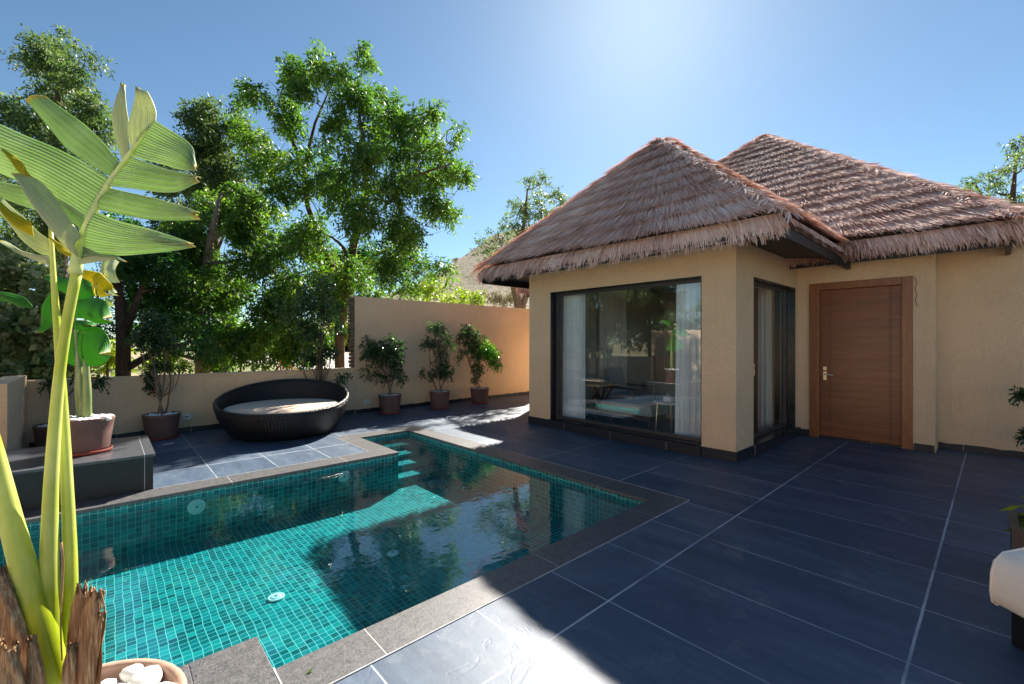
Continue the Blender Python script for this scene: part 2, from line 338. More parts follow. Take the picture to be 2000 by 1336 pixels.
class MB:
    def __init__(s): s.v = []; s.f = []; s.mi = []
    def add(s, vs, fs, mi=0):
        b = len(s.v); s.v += [tuple(float(c) for c in v) for v in vs]; s.f += [tuple(i+b for i in f) for f in fs]; s.mi += [mi]*len(fs); return s
    def box(s, x0, x1, y0, y1, z0, z1, mi=0):
        v = [(x, y, z) for z in (z0, z1) for y in (y0, y1) for x in (x0, x1)]
        return s.add(v, [(0, 2, 3, 1), (4, 5, 7, 6), (0, 1, 5, 4), (2, 6, 7, 3), (0, 4, 6, 2), (1, 3, 7, 5)], mi)
    def rect(s, x0, x1, y0, y1, z):
        return s.add([(x0, y0, z), (x1, y0, z), (x1, y1, z), (x0, y1, z)], [(0, 1, 2, 3)])
    def tube(s, pts, rad, seg=8, cap=True, mi=0, ell=None):
        pts = [Vector(tuple(float(c) for c in p)) for p in pts]; n = len(pts)
        if not hasattr(rad, '__len__'): rad = [rad]*n
        ref = Vector((.31, .17, .93)); vs = []
        for i, p in enumerate(pts):
            t = (pts[min(i+1, n-1)]-pts[max(i-1, 0)]).normalized()
            if i == 0:
                a = t.cross(ref if abs(t.dot(ref)) < .9 else Vector((1, 0, 0))).normalized()
            else: a = (a-t*a.dot(t)).normalized()
            b = t.cross(a)
            for k in range(seg):
                th = 2*math.pi*k/seg; vs.append(p+(a*math.cos(th)+b*math.sin(th)*(ell or 1))*rad[i])
        fs = [(i*seg+k, i*seg+(k+1) % seg, (i+1)*seg+(k+1) % seg, (i+1)*seg+k) for i in range(n-1) for k in range(seg)]
        if cap: fs += [tuple(range(seg-1, -1, -1)), tuple((n-1)*seg+k for k in range(seg))]
        return s.add(vs, fs, mi)
    def lathe(s, c, prof, seg=40, mi=0, fn=None):
        vs = []
        for i, (r, z) in enumerate(prof):
            for k in range(seg):
                th = 2*math.pi*k/seg; rr, zz = (r, z) if fn is None else fn(r, z, th, i)
                vs.append((c[0]+rr*math.cos(th), c[1]+rr*math.sin(th), c[2]+zz))
        fs = [(i*seg+k, i*seg+(k+1) % seg, (i+1)*seg+(k+1) % seg, (i+1)*seg+k) for i in range(len(prof)-1) for k in range(seg)]
        if prof[0][0] > 0: fs.append(tuple(range(seg-1, -1, -1)))
        if prof[-1][0] > 0: fs.append(tuple((len(prof)-1)*seg+k for k in range(seg)))
        return s.add(vs, fs, mi)
    def blob(s, c, r, rot=0, n=2, jit=.08, mi=0):
        bm = bmesh.new(); bmesh.ops.create_icosphere(bm, subdivisions=n, radius=1); vs = []
        for v in bm.verts:
            q = v.co*(1+jit*math.sin(v.co.x*5+c[0]*31)+jit*math.sin(v.co.y*4+c[1]*27+1)); x, y, z = q.x*r[0], q.y*r[1], q.z*r[2]
            vs.append((c[0]+x*math.cos(rot)-y*math.sin(rot), c[1]+x*math.sin(rot)+y*math.cos(rot), c[2]+z))
        fs = [tuple(v.index for v in f.verts) for f in bm.faces]; bm.free(); return s.add(vs, fs, mi)
    def build(s, name, mat, parent=None, smooth=False, bevel=0):
        me = bpy.data.meshes.new(name); me.from_pydata(s.v, [], s.f); me.polygons.foreach_set('material_index', s.mi); me.update()
        o = link(name, me, mat, parent, smooth)
        if bevel:
            b = o.modifiers.new('bevel', 'BEVEL'); b.width = bevel; b.segments = 2; b.limit_method = 'ANGLE'
        return o
def npmesh(name, V, Q, mat, parent=None, tint=None, smooth=False, edge=None, uvtint_domain='FACE'):
    me = bpy.data.meshes.new(name); V = np.ascontiguousarray(V, dtype=np.float32); Q = np.ascontiguousarray(Q, dtype=np.int32)
    if parent is not None: V = V-np.array(origin(parent), dtype=np.float32)
    k = Q.shape[1]
    me.vertices.add(len(V)); me.vertices.foreach_set('co', V.ravel()); me.loops.add(Q.size); me.loops.foreach_set('vertex_index', Q.ravel())
    me.polygons.add(len(Q)); me.polygons.foreach_set('loop_start', np.arange(0, Q.size, k, dtype=np.int32)); me.polygons.foreach_set('loop_total', np.full(len(Q), k, dtype=np.int32))
    if smooth: me.polygons.foreach_set('use_smooth', np.ones(len(Q), dtype=bool))
    me.update(calc_edges=True)
    if tint is not None:
        a = me.attributes.new('tint', 'FLOAT', uvtint_domain); a.data.foreach_set('value', np.ascontiguousarray(tint, dtype=np.float32))
    if edge is not None:
        a = me.attributes.new('edge', 'FLOAT', 'POINT'); a.data.foreach_set('value', np.ascontiguousarray(edge, dtype=np.float32))
    me.materials.append(mat); o = bpy.data.objects.new(name, me); COL.objects.link(o)
    if parent is not None: o.parent = parent
    return o

# ------------------------------------------------------------------ ground, terrace, pool
X0, X1, Y0, Y1 = -4.2, 18., -7., 9.0
m = MB()
for r in ((-900, X0, -900, 900), (X1, 900, -900, 900), (X0, X1, -900, Y0), (X0, X1, Y1, 900)): m.rect(*r, -.06)
tag(m.build('ground', MT['ground']), kind='structure')
m = MB(); m.rect(8, 200, 22, 60, -.045)
pth = NT('pale_gravel'); pth.done(pth.bsdf(pth.mix(pth.noise(pth.pos, 4, 5), (.48, .42, .36), (.66, .60, .54)), .95))
tag(m.build('gravel_path', pth.m), kind='structure')
m = MB()   # deck around the pool
for r in ((X0, .55, 1.905-.0, 2.17),): pass
WX0 = -3.0
for r in ((X0, X1, Y0, 1.905), (X0, WX0, 1.905, Y1), (WX0, .275, 1.905, 2.17), (3.95, X1, 1.905, Y1), (2.57, 3.95, 6.81, Y1), (WX0, 2.57, 5.60, Y1)): m.rect(*r, 0)
tag(m.build('terrace_deck', MT['slate']), kind='structure')
m = MB()
def cop(x0, x1, y0, y1): m.box(x0, x1, y0, y1, -.03, .0025)
cop(.55, 3.95, 1.905, 2.16); cop(.275, .55, 1.905, 2.46); cop(WX0, .275, 2.17, 2.46)
cop(3.665, 3.95, 2.16, 6.81); cop(2.57, 3.665, 6.53, 6.81); cop(2.57, 2.85, 5.60, 6.53); cop(WX0, 2.85, 5.32, 5.60)
tag(m.build('pool_coping', MT['coping'], bevel=.004), kind='structure')
m = MB()
def gl_(x0, x1, y0, y1): m.box(x0, x1, y0, y1, -.02, .0045)
gl_(.28, 3.955, 1.899, 1.907); gl_(.272, .280, 1.907, 2.165); gl_(3.948, 3.956, 1.907, 6.815); gl_(2.565, 3.948, 6.807, 6.815); gl_(2.565, 2.573, 5.607, 6.807); gl_(.36, 2.565, 5.599, 5.607); gl_(WX0, .28, 2.164, 2.172); gl_(.546, .553, 1.907, 2.17)
tag(m.build('grout_line', simple('cement_grout', (.34, .345, .36), .9, .25, 14, .5)), kind='structure')
ZF = -.50
m = MB()
def wallq(a, b, z0=ZF, z1=-.03):
    m.add([(a[0], a[1], z0), (b[0], b[1], z0), (b[0], b[1], z1), (a[0], a[1], z1)], [(0, 1, 2, 3)])
o_ = .006
wallq((3.665+o_, 2.16-o_), (3.665+o_, 6.53+o_)); wallq((3.665+o_, 6.53+o_), (2.85-o_, 6.53+o_)); wallq((2.85-o_, 6.53+o_), (2.85-o_, 5.32+o_))
wallq((2.85-o_, 5.32+o_), (WX0, 5.32+o_)); wallq((WX0, 5.32+o_), (WX0, 2.46-o_)); wallq((WX0, 2.46-o_), (.55-o_, 2.46-o_))
wallq((.55-o_, 2.46-o_), (.55-o_, 2.16-o_)); wallq((.55-o_, 2.16-o_), (3.665+o_, 2.16-o_))
m.rect(WX0, 3.67, 2.15, 5.325, ZF); m.rect(2.84, 3.67, 5.325, 6.535, ZF)
for k, (ya, z) in enumerate(((6.24, -.15), (5.97, -.225), (5.70, -.30), (5.43, -.385))):   # steps going down into the pool
    yb = 6.532 if k == 0 else (6.24, 5.97, 5.70)[k-1]; pz = ZF if k == 3 else (-.225, -.30, -.385)[k]
    m.rect(2.848, 3.668, ya, yb, z); m.add([(2.848, ya, pz), (3.668, ya, pz), (3.668, ya, z), (2.848, ya, z)], [(0, 1, 2, 3)])
bas = m.build('pool_basin', MT['mosaic'])
bm = bmesh.new(); bm.from_mesh(bas.data); bm.normal_update()
cc = Vector((1.5, 3.8, 0))
for f in bm.faces:
    c = f.calc_center_median()
    if abs(f.normal.z) > .5:
        if f.normal.z < 0: f.normal_flip()
bm.to_mesh(bas.data); bm.free()
tag(bas, kind='structure')
m = MB(); m.rect(WX0, 3.672, 2.15, 5.327, -.062); m.rect(2.842, 3.672, 5.327, 6.537, -.062)
tag(m.build('pool_water', MT['water']), kind='structure')
# pool lights
def pool_light(loc, nrm, label, k=1.):
    e = empty('pool_light', loc, label, 'pool light', 'round pool lights')
    def ring(name, prof, mat, par=e):
        mm = MB(); mm.lathe((0, 0, 0), [(a*k, b) for a, b in prof], 32)
        q = Vector(nrm).to_track_quat('Z', 'Y'); mm.v = [tuple(q @ Vector(v)+Vector(loc)) for v in mm.v]; return mm.build(name, mat, par, True)
    ring('rim', [(.088, 0), (.088, .010), (.080, .014), (.070, .012)], MT['plastic'])
    ring('lens', [(.070, .002), (.060, .014), (.03, .017), (0, .018)], MT['plastic'])
    ring('screw', [(.014, .017), (.013, .021), (0, .022)], MT['plasticdark'])
def ontofloor(px, py):
    d = P(px, py, 1)-np.array([0, 0, H]); t = (ZF-H)/d[2]; return (d[0]*t, d[1]*t, ZF+.001)
a = ontofloor(540, 1168); pool_light(a, (0, 0, 1), 'round white pool light on the sunlit pool floor near the front edge', .68)
a = ontofloor(768, 1082); pool_light(a, (0, 0, 1), 'round pool light on the shaded pool floor under the sky reflection', .62)
pool_light((.66, 5.322, -.17), (0, -1, 0), 'round pool light on the far pool wall nearer the granite plinth', .85)
pool_light((2.12, 5.322, -.17), (0, -1, 0), 'round pool light on the far pool wall nearer the steps', .8)

# ------------------------------------------------------------------ walls
def wall_holes(mb, axis, face, back, u0, u1, z0, z1, holes):
    """wall in the plane axis=face (outer) .. back (inner) with rectangular openings (ua, ub, za, zb)"""
    us = sorted({u0, u1, *[h[0] for h in holes], *[h[1] for h in holes]}); zs = sorted({z0, z1, *[h[2] for h in holes], *[h[3] for h in holes]})
    pt = (lambda d, u, z: (d, u, z)) if axis == 0 else (lambda d, u, z: (u, d, z))
    for a, b in zip(us, us[1:]):
        for c, d in zip(zs, zs[1:]):
            if any(h[0] <= a and b <= h[1] and h[2] <= c and d <= h[3] for h in holes): continue
            for q in (face, back): mb.add([pt(q, a, c), pt(q, b, c), pt(q, b, d), pt(q, a, d)], [(0, 1, 2, 3)])
    for (a, b, c, d) in [(u0, u1, z0, z1)]+list(holes):
        for (p1, p2) in (((a, c), (b, c)), ((b, c), (b, d)), ((b, d), (a, d)), ((a, d), (a, c))):
            mb.add([pt(face, *p1), pt(face, *p2), pt(back, *p2), pt(back, *p1)], [(0, 1, 2, 3)])
# boundary walls
bw = empty('boundary_wall', (6, 8.79, 0), 'tall sand stucco boundary wall behind the three potted shrubs, lit by bounce at its right', 'wall')
m = MB(); m.box(3.72, 9.6, 8.78, 8.98, .0, 2.38); m.build('wall', MT['stucco'], bw)
def rough_strip(x0, x1, y, z0, z1, n, ax=0):
    """skirting board with an uneven top edge"""
    mb = MB(); us = np.linspace(x0, x1, n); vs = []
    for u in us:
        zt = z1+random.uniform(-.009, .009)
        for dy, z in ((0, z0), (0, zt), (.014, zt), (.014, z0)): vs.append((u, y-.014+dy, z) if ax == 0 else (y-.014+dy, u, z))
    fs = []
    for i in range(n-1):
        for a, b in ((0, 1), (1, 2), (2, 3)): fs.append((i*4+a, i*4+b, (i+1)*4+b, (i+1)*4+a))
    fs += [(0, 1, 2, 3), tuple((n-1)*4+k for k in range(4))]
    mb.add(vs, fs); return mb
rough_strip(3.73, 9.5, 8.778, .001, .085, 60).build('skirting', MT['skirt'], bw)
lw = empty('low_wall', (1.4, 8.79, 0), 'low sand stucco parapet wall running behind the round daybed', 'wall')
m = MB(); m.box(-.95, 3.718, 8.782, 8.96, .0, .90); m.build('wall', MT['stucco'], lw)
m = MB(); m.box(-.97, 3.717, 8.765, 8.98, .902, .928); m.build('coping', MT['stucco'], lw)
rough_strip(-.76, 3.71, 8.78, .001, .09, 50).build('skirting', MT['skirt'], lw)
# exposed brick end of the tall wall
rb = MB()
for k in range(19):
    z = .94+k*.075; rb.box(3.655+random.uniform(-.012, .012), 3.7185, 8.80+random.uniform(-.01, .01), 8.96, z, z+.066)
rb.build('raw_brick_edge', simple('raw_mortar_edge', (.20, .13, .09), .95, .5, 12, .9), bw)
sw = empty('side_wall', (-.8, 7.8, 0), 'short sand stucco wall at the left closing the terrace beside the plinth', 'wall')
m = MB(); m.box(-.98, -.78, 7.16, 8.78, 0, 1.0); m.build('wall', MT['stucco'], sw)
gw = empty('granite_wall', (-1.6, 6.8, 0), 'dark granite clad wall block at the left edge with a polished top slab', 'wall')
m = MB(); m.box(-3.4, -.985, 7.12, 7.6, .0, .96); m.build('block', MT['plinth'], gw)
m = MB(); m.box(-3.42, -.983, 7.10, 7.62, .962, 1.0); m.build('top_slab', MT['plinth'], gw)
pl = empty('granite_plinth', (-.5, 6.2, 0), 'low polished dark granite plinth at the pool corner carrying the banana pot', 'plinth')
m = MB(); m.box(WX0-.4, .345, 5.612, 6.775, .002, .322); m.build('block', MT['plinth'], pl)
m = MB(); m.box(WX0-.4, .362, 5.60, 6.78, .324, .350); m.build('top_slab', m_granite('plinth_top_granite', (.05, .052, .06), (.13, .135, .15), .18, joints=[(0, .6, -.32)]), pl, bevel=.003)
# far left boundary (seen mirrored in the villa window)
fw = empty('garden_wall', (-4.1, 2, 0), 'long sand stucco garden wall on the left side, seen mirrored in the villa window', 'wall')
m = MB(); m.box(-4.2, -4.0, Y0, 9, 0, 1.9); m.build('wall', MT['stucco'], fw)

# ------------------------------------------------------------------ villa
vil = empty('villa', (6.5, 3.8, 0), 'sand coloured stucco villa with thatched hip roofs, large glass window and wooden door', 'villa')
XF, YS, XD = 5.60, 2.12, 8.05
WZ0, WZ1 = .135, 2.30
m = MB()
wall_holes(m, 0, XF, XF+.24, YS, 5.66, .0, 2.80, [(2.54, 5.15, WZ0, WZ1)])
wall_holes(m, 1, YS, YS+.22, XF+.24, XD+.2, .0, 2.80, [(6.17, 7.95, WZ0, WZ1)])
m.box(XF+.24, 9.9, 5.44, 5.66, 0, 2.8)                     # left side wall of the front room
wall_holes(m, 0, XD, XD+.22, .565, YS, .0, 3.2, [(.80, 1.93, .0, 2.335)])
m.box(XD, 8.47, .545, .565, 0, 3.2)
wall_holes(m, 0, 8.45, 8.7, -4.5, .545, 0, 3.2, [])
m.box(7.95, 8.2, 5.66, 7.5, 0, 2.9); m.box(8.2, 16, 7.3, 7.5, 0, 2.9)
m.box(16, 16.2, -1, 7.5, 0, 2.9)
m.build('wall', MT['stucco'], vil)
# skirting
m = MB(); e = .012
m.box(XF-e, XF, YS-e, 5.66+e, .001, .128); m.box(XF, 6.17, YS-e, YS, .001, .128); m.box(6.17, 8.045, YS-e-.03, YS, .001, .125)
m.box(XF-e-.035, XF-e, 2.54, 5.15, .001, .122)
m.build('skirting', MT['skirt'], vil)
for a in ((1.96, YS-e-.031, .10), (.553, .755, .095)):
    m = MB(); m.box(XD-e, XD, a[0], a[1], .001, a[2]); m.build('skirting', MT['skirt'], vil)
rough_strip(-4.4, .54, 8.449, .001, .085, 60, 1).build('skirting', MT['skirt'], vil)
# windows: black stone reveal lining, aluminium frame, pane
def win_front():
    f = MB(); y0, y1, z0, z1 = 2.54, 5.15, WZ0, WZ1; xr = XF+.005
    r = MB(); r.box(xr, XF+.22, y1-.014, y1+.004, z0, z1); r.box(xr, XF+.22, y0-.004, y0+.014, z0, z1); r.box(xr, XF+.22, y0+.014, y1-.014, z1-.014, z1+.004)
    r.box(XF-.04, XF+.22, y0+.014, y1-.014, z0-.012, z0+.012)
    x = XF+.13; b = .045
    f.box(x, x+.07, y0+.014, y0+.014+b, z0+.012, z1-.014); f.box(x, x+.07, y1-.014-b, y1-.014, z0+.012, z1-.014)
    f.box(x, x+.07, y0+.014+b, y1-.014-b, z1-.014-b, z1-.014); f.box(x, x+.07, y0+.014+b, y1-.014-b, z0+.012, z0+.012+b)
    f.box(x+.02, x+.05, y1-.014-b-.06, y1-.014-b-.035, z0+.012+b, z1-.014-b)
    w_ = f.build('window', MT['frame'], vil, bevel=.003)
    r.build('reveal', MT['reveal'], w_)
    g = MB(); g.add([(x+.035, y0+.06, z0+.05), (x+.035, y1-.06, z0+.05), (x+.035, y1-.06, z1-.05), (x+.035, y0+.06, z1-.05)], [(0, 1, 2, 3)]); g.build('pane', MT['glass'], w_)
win_front()
def win_side():
    f = MB(); x0, x1, z0, z1 = 6.17, 7.95, WZ0-.01, WZ1
    r = MB(); y0 = YS+.004
    r.box(x1-.014, x1+.004, y0, YS+.2, z0, z1); r.box(x0-.004, x0+.014, y0, YS+.2, z0, z1); r.box(x0+.014, x1-.014, y0, YS+.2, z1-.014, z1+.004); r.box(x0+.014, x1-.014, YS-.05, YS+.2, z0-.012, z0+.012)
    y = YS+.12; b = .045
    f.box(x0+.014, x0+.014+b, y, y+.06, z0+.012, z1-.014); f.box(x1-.014-b, x1-.014, y, y+.06, z0+.012, z1-.014)
    f.box(x0+.014+b, x1-.014-b, y, y+.06, z1-.014-b, z1-.014); f.box(x0+.014+b, x1-.014-b, y, y+.06, z0+.012, z0+.012+b)
    w_ = f.build('window', MT['frame'], vil, bevel=.003)
    r.build('reveal', MT['reveal'], w_)
    g = MB(); g.add([(x0+.05, y+.03, z0+.05), (x1-.05, y+.03, z0+.05), (x1-.05, y+.03, z1-.05), (x0+.05, y+.03, z1-.05)], [(0, 1, 2, 3)]); g.build('pane', MT['glass'], w_)
win_side()
# door
m = MB(); xf = XD-.035
y0, y1 = .765, 1.955
def frame_piece(ya, yb, za, zb): m.box(xf, XD+.10, ya, yb, za, zb)
frame_piece(y0, y0+.115, 0.002, 2.35); frame_piece(y1-.125, y1, .002, 2.35); frame_piece(y0+.115, y1-.125, 2.245, 2.35)
dr = m.build('door', MT['doorframe'], vil, bevel=.006)
m = MB(); m.box(XD+.035, XD+.085, y0+.117, y1-.127, .03, 2.243)
leaf = m.build('leaf', MT['doorleaf'], dr, bevel=.003)
m = MB()
for yy in (1.70, .99, 1.01): m.box(XD+.0335, XD+.035, yy, yy+.004, .04, 2.235)
m.build('groove', MT['soffit'], dr)
m = MB(); m.box(XD+.02, XD+.035, 1.745, 1.79, 1.03, 1.085); m.build('lock_plate', MT['brass'], dr, bevel=.003); m = MB(); m.box(XD+.02, XD+.035, 1.745, 1.79, .88, 1.01)
m.build('lock_plate', MT['brass'], dr, bevel=.003)
m = MB(); m.tube([(XD+.022, 1.766, .965), (XD-.02, 1.766, .965), (XD-.024, 1.74, .965), (XD-.024, 1.65, .963)], .008, 10); m.build('handle', MT['brass'], dr, True)
m = MB(); m.box(XD-.02, XD+.09, y0+.117, y1-.127, .002, .03); m.build('threshold', MT['skirt'], dr)
m = MB()
wp = [(XD-.03, .77, 2.345), (XD-.012, .745, 2.33), (XD-.008, .725, 2.25), (XD-.01, .745, 2.16), (XD-.008, .722, 2.10), (XD-.01, .738, 2.03), (XD-.008, .73, 1.96), (XD-.012, .715, 1.93)]
cable = m.tube(wp, .0035, 6).build('cable', MT['wire']); set_origin(cable, wp[0]); tag(cable, 'thin loose brown cable hanging beside the upper right corner of the door frame', 'cable')

# interior
m = MB()
m.box(5.84, 9.9, 2.345, 5.43, -.02, .012); fl = m.build('room_floor', MT['darkfloor'], vil)
m = MB(); m.box(5.842, 9.9, 2.345, 5.438, 2.62, 2.68); m.build('room_ceiling', MT['stuccoin'], vil)
m = MB(); m.box(9.9, 10.0, 2.2, 5.438, 0, 2.62); m.box(5.845, 9.9, 5.40, 5.436, .0125, 2.62); m.box(8.28, 9.9, 2.25, 2.345, 0, 2.62)
m.build('room_wall', MT['stuccoin'], vil)
def curtain(p0, p1, z0, z1, mat, label, folds=9, amp=.055, pinch=None):
    n = folds*12; ns = 14; V = []; Q = []
    p0, p1 = np.array(p0, float), np.array(p1, float); d = (p1-p0); L = np.linalg.norm(d); d /= L; nn = np.array([-d[1], d[0]])
    for j in range(ns+1):
        z = z0+(z1-z0)*j/ns
        for i in range(n+1):
            u = i/n; ph = u*folds*2*math.pi+.8*math.sin(u*7); a = amp*(.75+.25*math.sin(u*13))*(1+.25*(1-j/ns))
            q = p0+d*(u*L+.012*math.sin(ph*2))*(1+.05*(1-j/ns))+nn*a*math.sin(ph); V.append((q[0], q[1], z))
    for j in range(ns):
        for i in range(n): k = j*(n+1)+i; Q.append((k, k+1, k+n+2, k+n+1))
    c = (p0+p1)/2; o = npmesh('curtain', np.array(V), np.array(Q), mat, smooth=True)
    set_origin(o, (float(c[0]), float(c[1]), z0)); tag(o, label, 'curtain', 'curtains inside the villa'); return o
curtain((5.93, 4.66), (5.93, 5.10), .03, 2.58, MT['curtain'], 'pale sheer curtain at the left side of the large villa window', 6)
curtain((5.93, 2.50), (5.93, 3.02), .03, 2.58, MT['curtain'], 'pale sheer curtain at the right side of the large villa window', 7)
curtain((7.2, 5.30), (8.1, 5.30), .03, 2.58, MT['curtain2'], 'beige curtain on the far room wall seen through the large window', 8)
curtain((7.66, 2.52), (7.98, 2.5), .03, 2.56, MT['curtain2'], 'gathered beige curtain behind the narrow side window', 5)
curtain((9.3, 2.6), (9.3, 4.3), .03, 2.58, simple('brown_drape', (.16, .12, .09), .9), 'dark brown drape deep inside the room', 12)
# table
t_ = empty('table', (6.35, 4.78, .012), 'pale wood topped table with crossed legs behind the left curtain of the window', 'table')
m = MB(); m.box(6.02, 6.62, 4.42, 5.10, .71, .74); m.build('tabletop', MT['tabletop'], t_, bevel=.006)
for sx in (6.15, 6.57):
    for a, b in ((4.52, 5.0), (5.0, 4.52)):
        m = MB(); m.tube([(sx, a, .013), (sx, b, .71)], .022, 6); m.build('leg', MT['darkwood'], t_)
ac = empty('armchair', (7.35, 4.7, .012), 'low wooden armchair with pale cushions inside the room', 'armchair')
m = MB(); m.box(7.05, 7.65, 4.4, 5.0, .36, .48); m.build('seat', MT['whitefab'], ac, bevel=.03)
m = MB(); m.add([(7.12, 4.95, .48), (7.62, 4.95, .48), (7.62, 5.05, .95), (7.12, 5.05, .95), (7.12, 5.05, .46), (7.62, 5.05, .46), (7.62, 5.15, .93), (7.12, 5.15, .93)], [(0, 1, 2, 3), (4, 5, 6, 7), (0, 1, 5, 4), (2, 3, 7, 6), (1, 2, 6, 5), (0, 3, 7, 4)]); m.build('backrest', MT['whitefab'], ac)
for sx in (7.0, 7.7):
    m = MB(); m.tube([(sx, 4.36, .60), (sx, 5.1, .62)], .02, 8); m.tube([(sx, 4.4, .60), (sx, 4.42, .30)], .017, 8); m.build('armrest', MT['darkwood'], ac)
    for sy, ty in ((4.42, 4.36), (5.05, 5.16)):
        m = MB(); m.tube([(sx, sy, .6), (sx, ty, .013)], .02, 8); m.build('leg', MT['darkwood'], ac)
ot = empty('ottoman', (6.85, 4.25, .012), 'long low white upholstered daybed inside the room', 'ottoman')
m = MB(); m.box(6.45, 7.0, 3.75, 4.75, .24, .42); m.build('cushion', MT['whitefab'], ot, bevel=.04)
m = MB(); m.box(6.47, 6.98, 3.78, 4.72, .16, .238); m.build('frame', MT['darkwood'], ot)
for sx in (6.5, 6.94):
    for sy in (3.82, 4.68):
        m = MB(); m.tube([(sx, sy, .013), (sx, sy, .16)], .02, 8); m.build('leg', MT['darkwood'], ot)
rt = empty('side_table', (6.5, 3.45, .012), 'small round white side table with thin legs inside the room', 'table')
m = MB(); m.lathe((6.5, 3.45, 0), [(.24, .50), (.25, .505), (.25, .52), (.24, .525), (0, .525)], 32); m.build('tabletop', MT['plastic'], rt, True)
for k in range(3):
    a = k*2.094+.4; m = MB(); m.tube([(6.5+.2*math.cos(a), 3.45+.2*math.sin(a), .50), (6.5+.23*math.cos(a), 3.45+.23*math.sin(a), .013)], .010, 8); m.build('leg', MT['brass'], rt)
tb = empty('tissue_box', (6.5, 3.47, .526), 'small white tissue box standing on the round side table', 'tissue box')
m = MB(); m.box(6.45, 6.55, 3.41, 3.53, .527, .60); m.build('box', MT['plastic'], tb, bevel=.005)
m = MB(); m.blob((6.5, 3.47, .62), (.03, .035, .035), n=2, jit=.3); m.build('tissue', MT['whitefab'], tb, True)
gc = empty('grey_armchair', (6.75, 3.0, .012), 'grey upholstered armchair beside the round side table', 'armchair')
m = MB(); m.box(6.5, 7.1, 2.7, 3.2, .2, .42); m.build('seat', MT['greyfab'], gc, bevel=.04)
m = MB(); m.box(6.98, 7.14, 2.72, 3.18, .421, .85); m.build('backrest', MT['greyfab'], gc, bevel=.04)
for sy in (2.62, 3.22):
    m = MB(); m.box(6.5, 7.1, sy, sy+.07, .2, .60); m.build('armrest', MT['greyfab'], gc, bevel=.03)
for sx in (6.55, 7.05):
    for sy in (2.72, 3.18):
        m = MB(); m.tube([(sx, sy, .013), (sx, sy, .2)], .016, 8); m.build('leg', MT['darkwood'], gc)

# ------------------------------------------------------------------ thatched roofs
def thatch_face(p0, p1, a0, a1, acc, over=.0, dens=900, row=.30, blade=.58, w=.0085, fringe=True, course=.11, fk=1.):
    """p0->p1 eave, a0->a1 ridge (above p0 and p1)"""
    p0, p1, a0, a1 = [np.array(q, float) for q in (p0, p1, a0, a1)]
    mid = ((a0+a1)-(p0+p1))/2; ev = (p1-p0)/np.linalg.norm(p1-p0); slope = mid-ev*np.dot(mid, ev); L = np.linalg.norm(slope); sdir = slope/L
    nrm = np.cross(ev, sdir); nrm *= np.sign(nrm[2])
    def surf(s, t):
        t = np.asarray(t)[:, None]; s = np.asarray(s)[:, None]
        A = p0+(a0-p0)*t; B = p1+(a1-p1)*t; return A+(B-A)*s
    rows = int(L/row)
    out = np.array([-nrm[0], -nrm[1], 0]); 
    for k in range(rows+1):
        t0 = k*row/L; span = np.linalg.norm((p1+(a1-p1)*t0)-(p0+(a0-p0)*t0)); n = int(max(span, .35)*dens)
        s = rng.uniform(-.005, 1.005, n); wave = .03*np.sin(s*span*1.3+k*1.7)+.02*np.sin(s*span*4.1+2.3*k)+.02*np.sin(s*span*11+k)
        bl = blade*rng.uniform(.75, 1.12, n)
        tt = np.minimum(t0+(wave+rng.normal(0, .035, n)+.10*rng.random(n)**2)/L, 1.0); tr = np.minimum(tt+bl/L, 1.02)
        root = surf(s, tr)+nrm*rng.uniform(0, .02, (n, 1)); js = rng.normal(0, .06, n)/max(span, .5)
        tip = surf(s+js, np.maximum(tt, -.02))+nrm*(course+.02+rng.uniform(-.025, .035, (n, 1)))
        acc.append((root, tip, w*rng.uniform(.6, 1.4, n), ev, nrm, np.clip(rng.beta(2.2, 2.4, n)+.18*(rng.random(n) < .05), 0, 1)))
    if fringe:
        span = np.linalg.norm(p1-p0)
        for lay, (ins, drop) in enumerate(((-.05, .25), (0, .29), (.06, .30), (.14, .28), (.24, .24))):
            n = int(span*dens*.5); s = rng.uniform(-.005, 1.005, n); cl = np.sin(s*span*17+lay*2)*.5+.5
            root = surf(s, np.full(n, (ins+.12)/L))-nrm*(.03*lay-.03); tipd = .82*fk*drop*rng.uniform(.35, 1.1, n)*(.72+.32*cl)
            d = -sdir*.55+np.array([0, 0, -.85]); d /= np.linalg.norm(d)
            tip = surf(s+rng.normal(0, .03, n)/span, np.full(n, ins/L))-nrm*(.03*lay-.03)+d*tipd[:, None]
            acc.append((root, tip, w*rng.uniform(.7, 1.6, n), ev, nrm, np.clip(rng.beta(1.7, 2.8, n)*.9, 0, 1)))
def thatch_ridge(a, b, acc, n=900, spread=.10):
    a, b = np.array(a, float), np.array(b, float); d = (b-a)/np.linalg.norm(b-a); side = np.cross(d, [0, 0, 1.]); side /= np.linalg.norm(side); up = np.cross(side, d); up *= np.sign(up[2])
    t = rng.uniform(0, 1, n)[:, None]; root = a+(b-a)*t+side*rng.normal(0, .035, (n, 1))+up*(.065+rng.uniform(0, .03, (n, 1)))
    sg = np.sign(rng.normal(0, 1, (n, 1))); tip = root+d*rng.uniform(.10, .30, (n, 1))+side*sg*rng.uniform(.02, .2, (n, 1))-up*rng.uniform(-.02, .05, (n, 1))
    acc.append((root, tip, .013*rng.uniform(.6, 1.5, n), side, up, np.clip(rng.beta(3, 2, n), 0, 1)))
